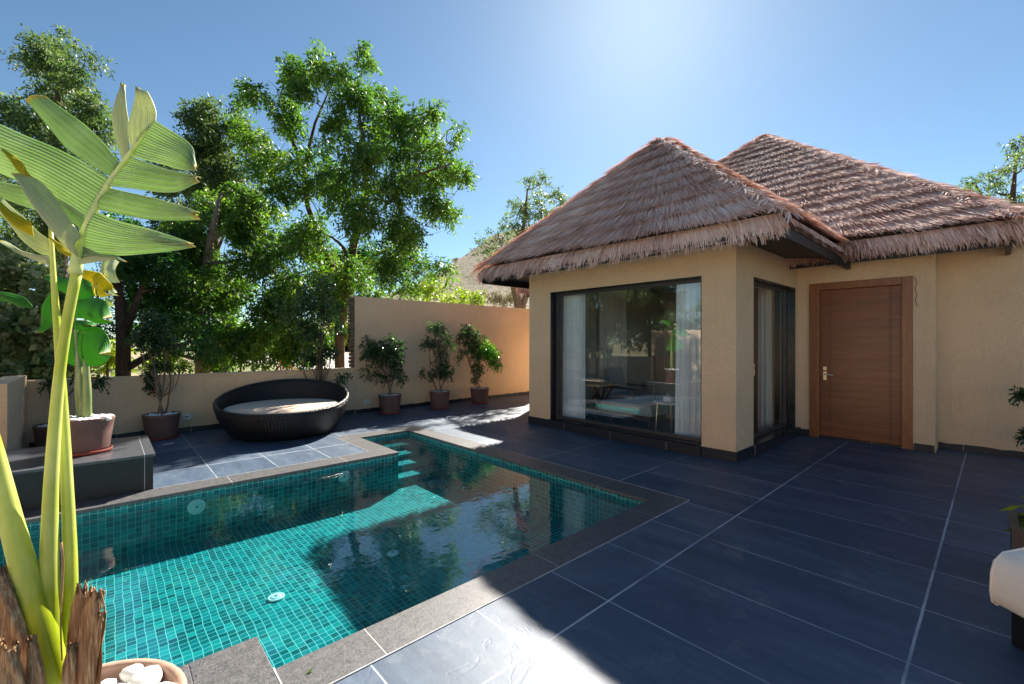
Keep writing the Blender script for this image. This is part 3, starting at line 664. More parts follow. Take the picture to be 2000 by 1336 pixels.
def thatch_build(name, acc, parent):
    V = []; T = []
    for root, tip, w_, ev, nrm, tint in acc:
        n = len(root); d = tip-root; mid = root+d*.55+nrm*.018
        wd = np.cross(d, nrm); wd /= np.linalg.norm(wd, axis=1)[:, None]+1e-9
        tw = rng.normal(0, .35, (n, 1)); wd = wd+nrm*tw; wv = wd*w_[:, None]/2
        V.append(np.stack([root-wv, root+wv, mid+wv*1.1, mid-wv*1.1, tip+wv*.35, tip-wv*.35], 1).reshape(-1, 3)); T.append(np.repeat(tint, 2))
    V = np.concatenate(V); n = len(V)//6; b = np.arange(n)[:, None]*6
    Q = np.stack([b+np.array([[0, 1, 2, 3]]), b+np.array([[3, 2, 4, 5]])], 1).reshape(-1, 4)
    return npmesh(name, V, Q, MT['thatch'], parent, np.concatenate(T))
EZ = 2.72
# front roof
A0 = (5.13, 6.44, EZ+.03); B0 = (5.13, 1.47, EZ); AP = (7.09, 3.93, 4.90); AR = (9.6, 3.93, 4.90); C0 = (9.2, 1.46, EZ); D0 = (9.2, 6.42, EZ)
acc = []
thatch_face(A0, B0, AP, AP, acc); thatch_face(B0, (8.2, 1.46, EZ), AP, (8.9, 3.93, 4.9), acc, dens=700, fk=.38)
thatch_face((8.6, 6.42, EZ), A0, (8.9, 3.93, 4.9), AP, acc, dens=420)
thatch_ridge(AP, A0, acc, 700); thatch_ridge(AP, B0, acc, 1100); thatch_ridge(AP, (8.5, 3.93, 4.92), acc, 600)
m = MB(); I = lambda p, dz=-.03: (p[0], p[1], p[2]+dz)
m.add([I(A0), I(B0), I(C0), I(D0), I(AP), I(AR)], [(0, 1, 4), (1, 2, 5, 4), (3, 0, 4, 5)])
r1 = m.build('roof', [simple('thatch_underlay', (.10, .065, .05), .95)], vil)
thatch_build('thatch', acc, r1)
m = MB()
for yy in (1.47, 6.33): m.box(5.07, 8.4, yy-.025, yy+.025, EZ-.20, EZ-.09)
m.box(5.09, 5.13, 1.52, 6.28, EZ-.17, EZ-.09)
m.build('fascia', MT['soffit'], r1)
m = MB(); m.add([(5.08, 1.5, EZ-.10), (XF-.0, YS, EZ-.02), (8.3, YS, EZ-.02), (8.3, 1.5, EZ-.10)], [(0, 1, 2, 3)]); m.add([(5.08, 1.5, EZ-.10), (5.08, 6.3, EZ-.10), (XF, 5.66, EZ-.02), (XF, YS, EZ-.02)], [(0, 1, 2, 3)])
m.add([(5.08, 6.3, EZ-.10), (8.3, 6.3, EZ-.10), (8.3, 5.66, EZ-.02), (XF, 5.66, EZ-.02)], [(0, 1, 2, 3)])
m.build('soffit', MT['soffit'], r1)
# rear roof
E2 = 2.80; A2 = (7.55, 7.92, E2); B2 = (7.55, -.22, E2-.02); C2 = (16.3, -.22, E2); D2 = (16.3, 7.92, E2); AP2 = (11.85, 3.85, 6.42)
acc = []
thatch_face(A2, B2, AP2, AP2, acc, dens=800); thatch_face(B2, C2, AP2, AP2, acc, dens=90, w=.02); thatch_face(D2, A2, AP2, AP2, acc, dens=90, w=.02)
thatch_ridge(AP2, A2, acc, 900); thatch_ridge(AP2, B2, acc, 1900); 
m = MB(); m.add([I(A2), I(B2), I(C2), I(D2), I(AP2)], [(0, 1, 4), (1, 2, 4), (2, 3, 4), (3, 0, 4)])
r2 = m.build('roof', [bpy.data.materials['thatch_underlay']], vil)
thatch_build('thatch', acc, r2)
m = MB(); m.box(7.62, 7.67, -.1, 7.8, E2-.24, E2-.10); m.box(7.67, 16, -.12, -.07, E2-.24, E2-.1); m.build('fascia', MT['soffit'], r2)
m = MB(); m.add([(7.64, -.08, E2-.10), (7.64, 7.8, E2-.10), (9, 7.8, E2-.1), (9, -.08, E2-.1)], [(0, 1, 2, 3)]); m.add([(9, -.08, E2-.1), (16, -.08, E2-.1), (16, 1.2, E2-.1), (9, 1.2, E2-.1)], [(0, 1, 2, 3)]); m.build('soffit', MT['soffit'], r2)
# neighbouring villa at the right edge
nv = empty('neighbouring_villa', (15.5, -4.5, 0), 'neighbouring thatched villa roof corner beyond the right end of the terrace wall', 'villa')
m = MB(); m.box(13.6, 19, -8, -1.9, 0, 3.0); m.build('wall', MT['stucco'], nv)
acc = []; nb = [(13.0, -1.4, 3.0), (13.0, -8.5, 3.0), (20, -8.5, 3.0), (20, -1.4, 3.0)]; na = (16.5, -5, 6)
thatch_face(nb[0], nb[1], na, na, acc, dens=90, w=.025); thatch_face(nb[3], nb[0], na, na, acc, dens=90, w=.025)
m = MB(); m.add([I(p) for p in nb]+[I(na)], [(0, 1, 4), (1, 2, 4), (2, 3, 4), (3, 0, 4)]); r3 = m.build('roof', bpy.data.materials['thatch_underlay'], nv); thatch_build('thatch', acc, r3)

# ------------------------------------------------------------------ foliage
def leaves(c, r, n, per=8, twig=.26, L=.085, W=.030, droop=.6, up=.15, shell=.55):
    """n twigs of `per` leaves each through an ellipsoid; returns verts (k*4,3)"""
    c, r = np.array(c, float), np.array(r, float) if hasattr(r, '__len__') else np.array([r]*3, float)
    d = rng.normal(0, 1, (n, 3)); d /= np.linalg.norm(d, axis=1)[:, None]
    rad = rng.uniform(0, 1, (n, 1))**shell; o = c+d*rad*r
    td = d*.7+rng.normal(0, .5, (n, 3)); td[:, 2] += up-droop*.5; td /= np.linalg.norm(td, axis=1)[:, None]
    k = np.arange(per)/per; base = o[:, None]+td[:, None]*(k[None, :, None]*twig)+np.array([0, 0, -1.])*(k[None, :, None]**2*twig*droop*.6)
    side = np.cross(td, rng.normal(0, 1, (n, 3))); side /= np.linalg.norm(side, axis=1)[:, None]
    sg = np.where(np.arange(per) % 2, 1, -1)[None, :, None]
    ld = side[:, None]*sg*.8+td[:, None]*.55+rng.normal(0, .28, (n, per, 3)); ld[..., 2] -= droop*.7; ld /= np.linalg.norm(ld, axis=2)[..., None]
    wd = np.cross(ld, rng.normal(0, 1, (n, per, 3))+np.array([0, 0, 1.2])); wd /= np.linalg.norm(wd, axis=2)[..., None]+1e-9
    s = rng.uniform(.7, 1.25, (n, per, 1)); l = L*s; wv = W*s
    V = np.stack([base, base+ld*l*.45+wd*wv/2, base+ld*l, base+ld*l*.45-wd*wv/2], 2).reshape(-1, 3)
    T = np.clip(np.repeat(rng.uniform(0, 1, (n, 1)), per, 1)*.6+rng.uniform(0, .4, (n, per)), 0, 1).ravel()
    return V, T
def foliage(name, parts, mat, parent=None):
    V = np.concatenate([p[0] for p in parts]); T = np.concatenate([p[1] for p in parts]); Q = np.arange(len(V)).reshape(-1, 4)
    return npmesh(name, V, Q, mat, parent, T)
def curve_pts(a, b, bend, n=7):
    a, b = np.array(a, float), np.array(b, float); t = np.linspace(0, 1, n)[:, None]; L = np.linalg.norm(b-a)
    off = rng.normal(0, 1, 3)*bend*L; return a+(b-a)*t+off*np.sin(t*math.pi)+rng.normal(0, .012*L, (n, 3))*np.sin(t*math.pi)
TREE_K = 1.75
def tree(name, label, trunks, blobs, mat, bark, D, dens=400, group=None, L=.085, W=.03, per=8, droop=.6, twig=.26, cat='tree', base=None, rz=.9, branch=True, shell=.5, subs=6):
    """trunks: list of ([points], [radii]); blobs: (centre, radius) pairs in metres"""
    b0 = np.array(trunks[0][0][0], float); root = empty(name, (b0[0], b0[1], b0[2]), label, cat, group)
    mb = MB(); nodes = []
    for pts, rad in trunks:
        mb.tube(pts, rad, 10)
        for p, r in zip(pts, rad): nodes.append((np.array(p, float), r))
        for (p, r), (q, s) in zip(zip(pts, rad), zip(pts[1:], rad[1:])): nodes.append(((np.array(p)+np.array(q))/2, (r+s)/2))
    parts = []
    for c, r in sorted(blobs, key=lambda b: b[0][2]):
        c = np.array(c, float)
        if branch:
            best = min(nodes, key=lambda nd: np.linalg.norm(nd[0]-c)+max(0, nd[0][2]-c[2]+.2)*3)
            pts = curve_pts(best[0], c, .12); r0 = min(best[1]*.75, .05+.02*np.linalg.norm(c-best[0])); rr = np.linspace(r0, .008, 7)
            mb.tube(pts, list(rr), 6); nodes.append((pts[4], rr[4])); nodes.append((pts[5], rr[5]))
            for _ in range(4):
                e = c+rng.normal(0, .55, 3)*r; mb.tube(curve_pts(pts[4], e, .1, 5), [.014, .011, .009, .006, .003], 4)
        # break each mass into smaller clumps so the outline is uneven
        for _ in range(subs):
            cc = c+rng.normal(0, .46, 3)*r*np.array([1, 1, .85]); rs = r*rng.uniform(.30, .55); n = max(4, int(dens*TREE_K*rs*rs*(.5 if dens < 60 else 1)))
            parts.append(leaves(cc, (rs, rs, rs*rz), n, per, twig, L, W, droop, shell=shell))
    mb.build('trunk', bark, root, True); foliage('crown', parts, mat, root)
    return root
def PB(lst, D, k=1.0, spread=.5):
    """pixel-measured clumps (x, y, r[, dD]) -> metric centres and radii around distance D"""
    o = []
    for q in lst:
        r = q[2]*D/FPX*k; dd = q[3] if len(q) > 3 else rng.normal(0, spread); o.append((P(q[0], q[1], D+dd), r))
    return o
def ground_pt(px, D): p = P(px, 668, D); p[2] = -.06; return p

# big tree behind the low wall
D = 11.0
g1 = P(662, 720, 11); g1[2] = -.06
PT = lambda a, b, d: P(a, b, d*13.5/11)
T1 = [([ground_pt(664, 13.5), PT(663, 640, 11), PT(672, 590, 11), PT(676, 560, 11.0), PT(692, 470, 11.1), PT(712, 390, 11.2), PT(716, 330, 11.2), PT(705, 250, 11.1), PT(695, 170, 11)], [.15, .14, .14, .13, .12, .09, .07, .04, .02]),
      ([PT(676, 560, 11), PT(655, 530, 11.3), PT(628, 480, 11.6), PT(600, 400, 11.6), PT(592, 330, 11.5), PT(560, 250, 11.4), PT(548, 190, 11.3)], [.12, .11, .10, .08, .07, .05, .03]),
      ([PT(712, 385, 11.2), PT(760, 360, 11), PT(820, 340, 10.8), PT(880, 320, 10.7)], [.07, .05, .035, .02]),
      ([PT(716, 330, 11.2), PT(760, 280, 11), PT(790, 240, 10.9)], [.06, .04, .02]),
      ([PT(592, 330, 11.5), PT(615, 240, 11.5), PT(645, 170, 11.4)], [.06, .04, .02])]
B1 = [(556, 140, 42), (520, 185, 34), (486, 175, 18), (632, 130, 34), (704, 108, 26), (668, 150, 30), (600, 180, 34), (690, 185, 44), (745, 205, 44), (770, 225, 42), (742, 262, 48), (660, 250, 42), (855, 215, 26), (828, 245, 36), (800, 290, 44), (560, 235, 38), (893, 255, 14), (860, 300, 30), (880, 345, 40), (912, 340, 22), (830, 350, 46), (858, 425, 38), (868, 400, 26), (765, 370, 52), (705, 330, 50), (650, 370, 52), (862, 518, 22), (800, 450, 50), (820, 510, 36), (745, 500, 55), (790, 560, 34), (700, 430, 55), (690, 540, 50), (610, 320, 44), (560, 360, 46), (520, 300, 30), (480, 260, 30), (545, 450, 55), (610, 450, 50), (620, 540, 60), (720, 580, 36), (560, 560, 60), (640, 600, 40)]
tree('neem_tree', 'tall spreading green tree with a forked trunk, just left of the tall wall end', T1, PB(B1, 13.5, 1.0, .6), MT['neem'], MT['bark'], D, dens=235, L=.145, W=.050, twig=.3)
# lower dark masses left of it
D = 12.5
tree('shade_tree', 'dark dense tree with a thick trunk behind the wall over the daybed',
     [([ground_pt(396, 13), P(395, 640, 13), P(400, 560, 13), P(410, 470, 13), P(430, 380, 13)], [.20, .18, .15, .10, .05])],
     PB([(420, 520, 62), (470, 570, 60), (500, 500, 60), (400, 600, 55), (360, 560, 50), (450, 640, 50), (520, 640, 55), (570, 660, 45), (480, 440, 55), (430, 420, 55), (500, 380, 50), (540, 600, 55), (380, 470, 55), (600, 640, 40), (505, 690, 30), (440, 690, 26), (470, 660, 34), (350, 640, 34), (320, 690, 22), (560, 700, 20), (590, 660, 30)], 13, 1., .7), MT['neem'], MT['barkpale'], D, dens=330, L=.13, W=.05)
tree('tall_tree', 'tall grey green tree standing between the banana leaf and the big spreading tree',
     [([ground_pt(430, 17), P(425, 560, 17), P(415, 430, 17), P(412, 300, 17), P(405, 240, 17)], [.25, .2, .15, .09, .03])],
     PB([(375, 235, 34), (405, 225, 30), (435, 275, 44), (365, 290, 40), (470, 240, 30), (400, 320, 50), (450, 340, 50), (350, 350, 40), (480, 300, 40), (390, 400, 55), (440, 430, 55), (340, 430, 45), (480, 400, 45), (330, 500, 50), (300, 460, 40)], 17, 1., .9), MT['neem2'], MT['bark'], 17, dens=190, L=.17, W=.06, twig=.36)
tree('bushy_tree', 'bushy dark tree with a leaning trunk behind the small potted shrub on the left',
     [([ground_pt(240, 11), P(241, 660, 11), P(236, 600, 11), P(225, 540, 11), P(232, 470, 11)], [.16, .15, .12, .09, .04]), ([P(241, 660, 11), P(262, 600, 11), P(285, 540, 11)], [.10, .08, .04])],
     PB([(240, 520, 45), (280, 560, 45), (300, 500, 48), (330, 560, 45), (250, 590, 36), (210, 470, 45), (260, 440, 45), (340, 620, 34), (290, 640, 30), (190, 560, 36), (370, 640, 36), (215, 640, 26), (400, 680, 26)], 11.3, 1., .5), MT['darkleaf'], MT['bark'], 11, dens=400, L=.11, W=.042)
tree('crown_tree', 'tall feathery tree at the upper left behind the big banana leaf',
     [([ground_pt(120, 15), P(118, 560, 15), P(115, 400, 15), P(112, 280, 15), P(112, 180, 15), P(120, 130, 15)], [.26, .22, .17, .12, .07, .03])],
     PB([(90, 105, 26), (125, 100, 32), (165, 125, 28), (60, 120, 22), (45, 105, 10), (110, 150, 42), (150, 165, 32), (80, 190, 40), (130, 210, 44), (185, 200, 30), (60, 240, 40), (110, 260, 50), (175, 250, 34), (205, 235, 16), (190, 290, 26), (20, 260, 40), (5, 210, 26), (30, 320, 50), (90, 330, 50), (150, 330, 44), (10, 380, 50), (80, 400, 50), (150, 400, 45), (20, 450, 45), (120, 460, 45), (-40, 300, 60), (-50, 400, 60), (70, 480, 40)], 15, 1., .8), MT['neem2'], MT['bark'], 15, dens=230, L=.14, W=.048, twig=.34)
# creeper with broad pale leaves on the far left wall
tree('broadleaf_shrub', 'large shrub with broad pale sunlit leaves behind the left end of the low wall',
     [([ground_pt(30, 7.6), P(32, 640, 7.6), P(36, 560, 7.6)], [.06, .05, .03])],
     PB([(20, 520, 34), (60, 530, 36), (95, 540, 26), (-20, 540, 34), (10, 580, 38), (60, 590, 36), (100, 600, 30), (-30, 620, 40), (30, 640, 38), (80, 650, 36), (120, 650, 28), (0, 690, 36), (50, 700, 34), (100, 705, 30), (-50, 700, 40), (130, 700, 26), (25, 500, 20), (15, 610, 36), (50, 625, 34), (20, 670, 36), (60, 675, 34), (0, 720, 34), (35, 725, 30), (75, 725, 30), (110, 725, 26), (-20, 660, 34), (100, 640, 30), (15, 560, 34)], 7.6, 1., .35), MT['creeper'], MT['bark'], 8, dens=400, L=.125, W=.09, per=6, twig=.22, droop=.3)
# tree beyond the villa's left corner
tree('distant_tree', 'feathery tree with twin trunks beyond the tall wall left of the thatched roof',
     [([ground_pt(1014, 17), P(1012, 590, 17), P(1004, 560, 17), P(1010, 500, 17), P(1025, 430, 17), P(1030, 370, 17)], [.17, .16, .14, .11, .07, .03]), ([P(1014, 640, 17), P(1020, 600, 17), P(1040, 540, 17), P(1070, 480, 17)], [.14, .12, .09, .04])],
     PB([(1035, 350, 10), (1060, 350, 14), (1045, 385, 24), (1085, 385, 20), (1020, 410, 22), (1060, 415, 26), (1000, 440, 24), (1030, 450, 28), (975, 465, 20), (945, 482, 16), (1000, 490, 22), (1070, 450, 26), (965, 490, 16), (1100, 400, 14), (1100, 430, 25), (1035, 500, 20), (1010, 395, 12)], 17, 1., .6), MT['neem2'], MT['barkpale'], 17, dens=150, L=.13, W=.045, twig=.34)
# right edge tree
tree('sparse_tree', 'sparse twiggy tree against the sky beyond the right end of the thatched roof',
     [([ground_pt(1990, 16), P(1985, 560, 16), P(1975, 450, 16), P(1978, 380, 16), P(1985, 300, 16)], [.2, .17, .12, .08, .03]), ([P(1975, 450, 16), P(1930, 400, 16), P(1905, 360, 16)], [.08, .05, .02]), ([P(1975, 450, 16), P(2030, 380, 16)], [.08, .03])],
     PB([(1990, 275, 14), (1975, 300, 20), (1998, 320, 25), (1960, 330, 16), (1930, 345, 14), (1900, 355, 12), (1880, 372, 10), (1945, 370, 22), (1980, 360, 26), (2010, 370, 30), (1900, 385, 16), (1930, 395, 22), (1970, 400, 24), (2030, 330, 30), (2000, 410, 26)], 16, 1., .7), MT['neem2'], MT['bark'], 16, dens=34, L=.13, W=.045)
tree('yellow_green_shrub', 'yellow green shrubs crowding behind the rear roof at the right edge',
     [([ground_pt(1960, 15), P(1955, 520, 15), P(1960, 430, 15)], [.06, .04, .02])],
     PB([(1930, 418, 14), (1960, 425, 22), (1985, 432, 20), (1905, 402, 10), (2000, 420, 20), (1950, 460, 30)], 15, 1., .5), MT['limeleaf'], MT['bark'], 15, dens=200, L=.12, W=.05, cat='shrub')
# sunlit shrubs beyond the walls
shr = [(890, 585, 24, 30, 'limeleaf', 'yellow green sunlit bush just over the tall wall below the hill'), (925, 580, 22, 31, 'limeleaf', 'rounded lime bush over the tall wall nearer the thatch'),
       (965, 583, 22, 33, 'scrub', 'dry olive bush over the tall wall beside the lime bush'), (835, 570, 26, 26, 'limeleaf', 'bright bush at the lower right of the big spreading tree'),
       (350, 712, 26, 20, 'limeleaf', 'low lime green plants seen over the wall behind the small potted shrub'), (300, 708, 24, 19, 'limeleaf', 'low lime green plants seen over the wall between two trunks'),
       (210, 700, 34, 16, 'limeleaf', 'low sunlit plants over the wall behind the potted banana'), (420, 705, 24, 24, 'limeleaf', 'low sunlit plants right of the thick pale trunk'),
       (560, 690, 22, 22, 'limeleaf', 'small sunlit plants over the wall above the daybed'), (695, 640, 34, 18, 'limeleaf', 'bright backlit plants right behind the dark trunk by the wall end'),
       (620, 700, 22, 20, 'darkleaf', 'dark low shrub over the wall left of the tall potted shrub'), (130, 705, 30, 15, 'limeleaf', 'low lime plants behind the leaf stems at the left'),
       (1005, 588, 20, 34, 'scrub', 'dry yellow bush behind the twin trunks'), (470, 650, 60, 22, 'darkleaf', 'dark hedge bush filling the gap behind the daybed trees'), (690, 520, 60, 24, 'darkleaf', 'dark foliage bush behind the forked trunk'), (330, 650, 50, 26, 'darkleaf', 'dark bush far behind the small potted shrub')]
for (px, py, r, D, mt, lab) in shr:
    rm = r*D/FPX; c = P(px, py, D); cs = [(c+np.array([rng.normal(0, rm*.4), rng.normal(0, rm*.4), rng.normal(0, rm*.15)]), rm*.75) for _ in range(4)]
    b = np.array([c[0], c[1], -.06])
    tree('garden_shrub', lab, [([b, b*.5+c*.5, c], [.05, .04, .02])], cs, MT[mt], MT['bark'], D, dens=int(150*18/D), L=.16, W=.075, per=6, twig=.3, cat='shrub', group='shrubs in the garden beyond the walls', droop=.35, branch=False)
# little red flowering plant
c = P(548, 700, 14)
tree('flowering_plant', 'small red flowering plant showing over the low wall above the daybed', [([np.array([c[0], c[1], -.06]), c], [.03, .015])], [(c, .16), (c+np.array([.2, 0, -.12]), .12)], MT['redflower'], MT['bark'], 14, dens=260, L=.07, W=.05, per=5, cat='flowering plant', branch=False)

# hill
N = 90; xs = np.linspace(-170, 330, N); ds = np.linspace(70, 330, 60)
Xg, Dg = np.meshgrid(xs, ds)
hh = 40*np.exp(-((Xg-8)/50)**2-((Dg-160)/62)**2)+30*np.exp(-((Xg-120)/70)**2-((Dg-190)/80)**2)
hh += (np.sin(Xg*.11+Dg*.05)*.9+np.sin(Xg*.31+1)*np.sin(Dg*.2)*.8)*np.clip(hh/10, 0, 1)+rng.normal(0, .25, hh.shape)*np.clip(hh/6, 0, 1)
V = Dg.ravel()[:, None]*cF+Xg.ravel()[:, None]*cR; V[:, 2] = hh.ravel()-.4
Q = np.array([(j*N+i, j*N+i+1, (j+1)*N+i+1, (j+1)*N+i) for j in range(59) for i in range(N-1)])
tag(npmesh('hill', V, Q, MT['hill'], smooth=True), kind='structure')
parts = []
for _ in range(900):
    x = rng.uniform(-60, 70); d = rng.uniform(95, 185); i = int((x+170)/500*(N-1)); j = int((d-70)/260*59); z = hh[j, i]-.4
    if z < 1: continue
    c = d*cF+x*cR; r = rng.uniform(.5, 1.3); parts.append(leaves((c[0], c[1], z+r*.5), (r, r, r*.7), 16, 5, .7, .55, .3, .3))
tag(foliage('hill_scrub', parts, MT['scrub']), 'dry thorny scrub dotted over the brown hillside', 'scrub', kind='stuff')
# hidden-side garden trees that show only as mirror images
for (x, y, r, lab) in ((-7.5, 11, 2.0, 'broad garden tree mirrored in the left of the villa window'), (-8.5, 6.5, 1.9, 'garden tree mirrored in the middle of the villa window'), (-3.6, 13.5, 2.0, 'garden tree beyond the left corner, mirrored in the villa window'), (-9, 15.5, 2.2, 'far garden tree mirrored high in the villa window'), (-6.5, 2.0, 1.6, 'garden tree behind the garden wall mirrored in the side of the villa window')):
    cs = [(np.array([x, y, 0])+np.array([rng.normal(0, r*.5), rng.normal(0, r*.5), rng.uniform(1.6, 2.4+r*1.2)]), r*.5) for _ in range(14)]
    tree('garden_tree', lab, [([(x, y, -.06), (x+.1, y, 1.4), (x, y+.1, 2.6), (x, y, 3.8)], [.16, .13, .1, .05])], cs, MT['neem2'], MT['bark'], 9, dens=120, L=.16, W=.065, group='garden trees beyond the left walls')

# ------------------------------------------------------------------ pots and plants
def pot(e, x, y, z, r, h, mat, saucer=True, pebble_r=.022, npeb=70, individual=False):
    m = MB(); m.lathe((x, y, z), [(r*.80, .018), (r*.83, .05), (r*.93, h*.6), (r*.985, h-.045), (r*1.0, h-.04), (r*1.0, h-.006), (r*.985, h), (r*.92, h), (r*.905, h-.01), (r*.90, h-.05), (0, h-.05)], 48); m.build('pot', mat, e, True)
    if saucer:
        m = MB(); m.lathe((x, y, z), [(r*.80, .003), (r*.90, .004), (r*.93, .03), (r*.91, .034), (r*.88, .03), (r*.86, .016), (0, .016)], 40); m.build('saucer', MT['saucer'], e, True)
    m = MB()
    for k in range(npeb):
        a = k*2.39996; q = r*.86*math.sqrt((k+.5)/npeb); rr = pebble_r*random.uniform(.75, 1.25)
        m.blob((x+q*math.cos(a), y+q*math.sin(a), z+h-.04+rr*.5+random.uniform(0, .012)), (rr*1.25, rr, rr*.75), random.uniform(0, 3), 1 if pebble_r < .03 else 2, .05)
        if individual: m.build('pebble', MT['pebble'], e, True); m = MB()
    if not individual: tag(m.build('pebbles', MT['pebble'], e, True), kind='stuff')
def ficus(x, y, hz, blobs, label, stems=3, r=.225, potmat='terracotta', light=None, dens=900, L=.052, W=.024):
    e = empty('potted_shrub', (x, y, 0), label, 'potted plant', 'potted shrubs on the terrace')
    pot(e, x, y, .0, r, hz, MT[potmat])
    mb = MB(); tops = []
    for k in range(stems):
        a = k*2.1+x; b = (x+.05*math.cos(a), y+.05*math.sin(a), hz-.04); c = blobs[k % len(blobs)][0]
        mb.tube(curve_pts(b, c, .07, 8), list(np.linspace(.014, .005, 8)), 6)
    for c, rr in blobs: mb.tube(curve_pts((x, y, hz+.25), c, .1, 6), list(np.linspace(.009, .003, 6)), 5)
    mb.build('stem', MT['barkpale'], e, True)
    parts = []
    for c, rr in blobs:
        for _ in range(3):
            cc = np.array(c)+rng.normal(0, .4, 3)*rr; rs = rr*rng.uniform(.45, .75); parts.append(leaves(cc, rs, max(8, int(dens*.62*rs*rs*3)), 8, .11, L, W, .7))
    foliage('foliage', parts, MT['ficus'], e)
    if light: foliage('young_foliage', [leaves(np.array(c), rr, int(dens*rr*rr*5), 8, .13, L, W, .9) for c, rr in light], MT['ficuslight'], e)
def fb(lst, D): return [(P(a, b, D), c*D/FPX) for a, b, c in lst]
ficus(4.27, 8.35, .385, fb([(735, 675, 20), (760, 672, 22), (780, 690, 18), (745, 700, 26), (775, 715, 20), (715, 690, 12), (720, 728, 14), (745, 735, 14), (785, 735, 10)], 8.95),
      'rounded bushy potted shrub, leftmost of the three along the tall wall, beside the white socket')
ficus(5.42, 8.28, .375, fb([(850, 640, 14), (862, 655, 20), (840, 668, 14), (875, 672, 14), (855, 690, 20), (862, 715, 18), (850, 740, 14), (872, 730, 10)], 9.7),
      'tall narrow potted shrub with pale glinting leaves, middle one along the tall wall')
ficus(6.6, 8.36, .36, fb([(922, 640, 16), (935, 655, 20), (915, 665, 16), (925, 690, 20), (940, 715, 14), (905, 690, 10), (930, 735, 8), (900, 655, 8)], 10.5),
      'potted shrub with a bright green drooping side branch, nearest the villa', light=fb([(950, 680, 16), (962, 690, 14), (968, 710, 9)], 10.4))
ficus(.62, 8.5, .37, fb([(300, 625, 26), (325, 640, 28), (285, 650, 24), (310, 670, 28), (340, 670, 18), (300, 700, 18), (265, 660, 14), (290, 725, 8), (330, 720, 10), (300, 750, 6)], 6.75),
      'dark leafy potted shrub with thin bare stems, at the low wall beside the plinth', stems=4, r=.23)
ficus(-.47, 8.35, .37, fb([(110, 700, 20), (150, 720, 18), (95, 740, 10), (195, 745, 8)], 6.0), 'potted shrub half hidden in the corner behind the plinth and yellow stems', dens=500)
# tall one behind the daybed
ficus(2.95, 8.58, .36, fb([(600, 590, 28), (630, 600, 30), (650, 620, 22), (590, 640, 26), (625, 650, 30), (645, 680, 20), (600, 690, 22), (560, 610, 24), (625, 705, 18), (665, 640, 14), (665, 735, 9), (640, 560, 24)], 8.3),
      'tall bushy potted shrub with braided trunks standing behind the round daybed', stems=5, dens=620, L=.065)
# right edge pot plant on the terrace
ficus(8.0, -1.2, .37, [(np.array([8.0, -1.2, 1.0]), .22), (np.array([8.0, -1.2, .7]), .18)]+fb([(1999, 768, 3), (2012, 850, 5)], 5.1), 'potted shrub reaching dark twigs in from the right edge against the wall', dens=500, L=.06)

# banana helpers: blades are built between two edge polylines
def resample(pts, n):
    pts = np.array(pts, float); d = np.r_[0, np.cumsum(np.linalg.norm(np.diff(pts, axis=0), axis=1))]; t = np.linspace(0, d[-1], n)
    return np.stack([np.interp(t, d, pts[:, i]) for i in range(3)], 1)
def smooth_poly(pts, n=24):
    p = resample(pts, n)
    for _ in range(3): p[1:-1] = (p[:-2]+2*p[1:-1]+p[2:])/4
    return p
lobe_seed = [0]
def lobe(top, bot, D, dt=0., db=0., bow=.03, nu=26, nv=96, fold=.0):
    """strip of leaf from the midrib (first points) to its tip: (x, y) photo measures at distance D; dt/db = how much nearer/farther the tip edge sits"""
    lobe_seed[0] += 1; ph = lobe_seed[0]*1.7
    T = np.array([P(a, b, D+dt*(i/(len(top)-1))**1.3) for i, (a, b) in enumerate(top)]); B = np.array([P(a, b, D+db*(i/(len(bot)-1))**1.3) for i, (a, b) in enumerate(bot)])
    T = smooth_poly(T, nu); B = smooth_poly(B, nu)
    V = []; tint = []; edge = []
    for i in range(nu):
        for j in range(nv):
            v = j/(nv-1); u = i/(nu-1); p = T[i]*(1-v)+B[i]*v
            p = p-cF*(bow*math.sin(v*math.pi)*(.3+.7*u)+.0014*math.sin(v*92+ph)+.004*math.sin(u*7+v*4+ph))
            V.append(p); tint.append(v*1.0+lobe_seed[0]*.37); edge.append(u)
    Q = [(i*nv+j, i*nv+j+1, (i+1)*nv+j+1, (i+1)*nv+j) for i in range(nu-1) for j in range(nv-1)]
    return np.array(V), np.array(Q), np.array(tint), np.array(edge)
def blade(name, lobes, mat, parent):
    Vs = []; Qs = []; Ts = []; Es = []; b = 0
    for V, Q, t, e in lobes: Vs.append(V); Qs.append(Q+b); Ts.append(t); Es.append(e); b += len(V)
    o = npmesh(name, np.concatenate(Vs), np.concatenate(Qs), mat, parent, np.concatenate(Ts), True, np.concatenate(Es), 'POINT')
    md = o.modifiers.new('thickness', 'SOLIDIFY'); md.thickness = .0012; md.offset = 0
    return o
# large potted banana in the foreground
nb_ = empty('banana_plant', (*P(115, 668, 1.19)[:2], 0), 'large yellow green banana plant with torn leaves in a pebble filled pot, nearest the camera', 'banana plant')
pc = P(118, 668, 1.17)
pot(nb_, pc[0], pc[1], .0, .272, .425, MT['terracotta2'], pebble_r=.034, npeb=40, individual=True)
def stem(pp, Ds, rad, mat='stem', name='stem', seg=14, ell=1.0, par=nb_):
    pts = smooth_poly(np.array([P(a, b, d) for (a, b), d in zip(pp, Ds)]), 26); n = len(rad); rr = np.interp(np.linspace(0, n-1, 26), range(n), rad)
    mb = MB(); mb.tube(pts, list(rr), seg, ell=ell); return mb.build(name, MT[mat], par, True)
stem([(104, 1345), (97, 1180), (97, 1050), (100, 940), (108, 820), (117, 720), (128, 640), (140, 580), (150, 530)], [1.16]*9, [.028, .028, .024, .0205, .0175, .0155, .014, .0135, .0138], ell=.85)
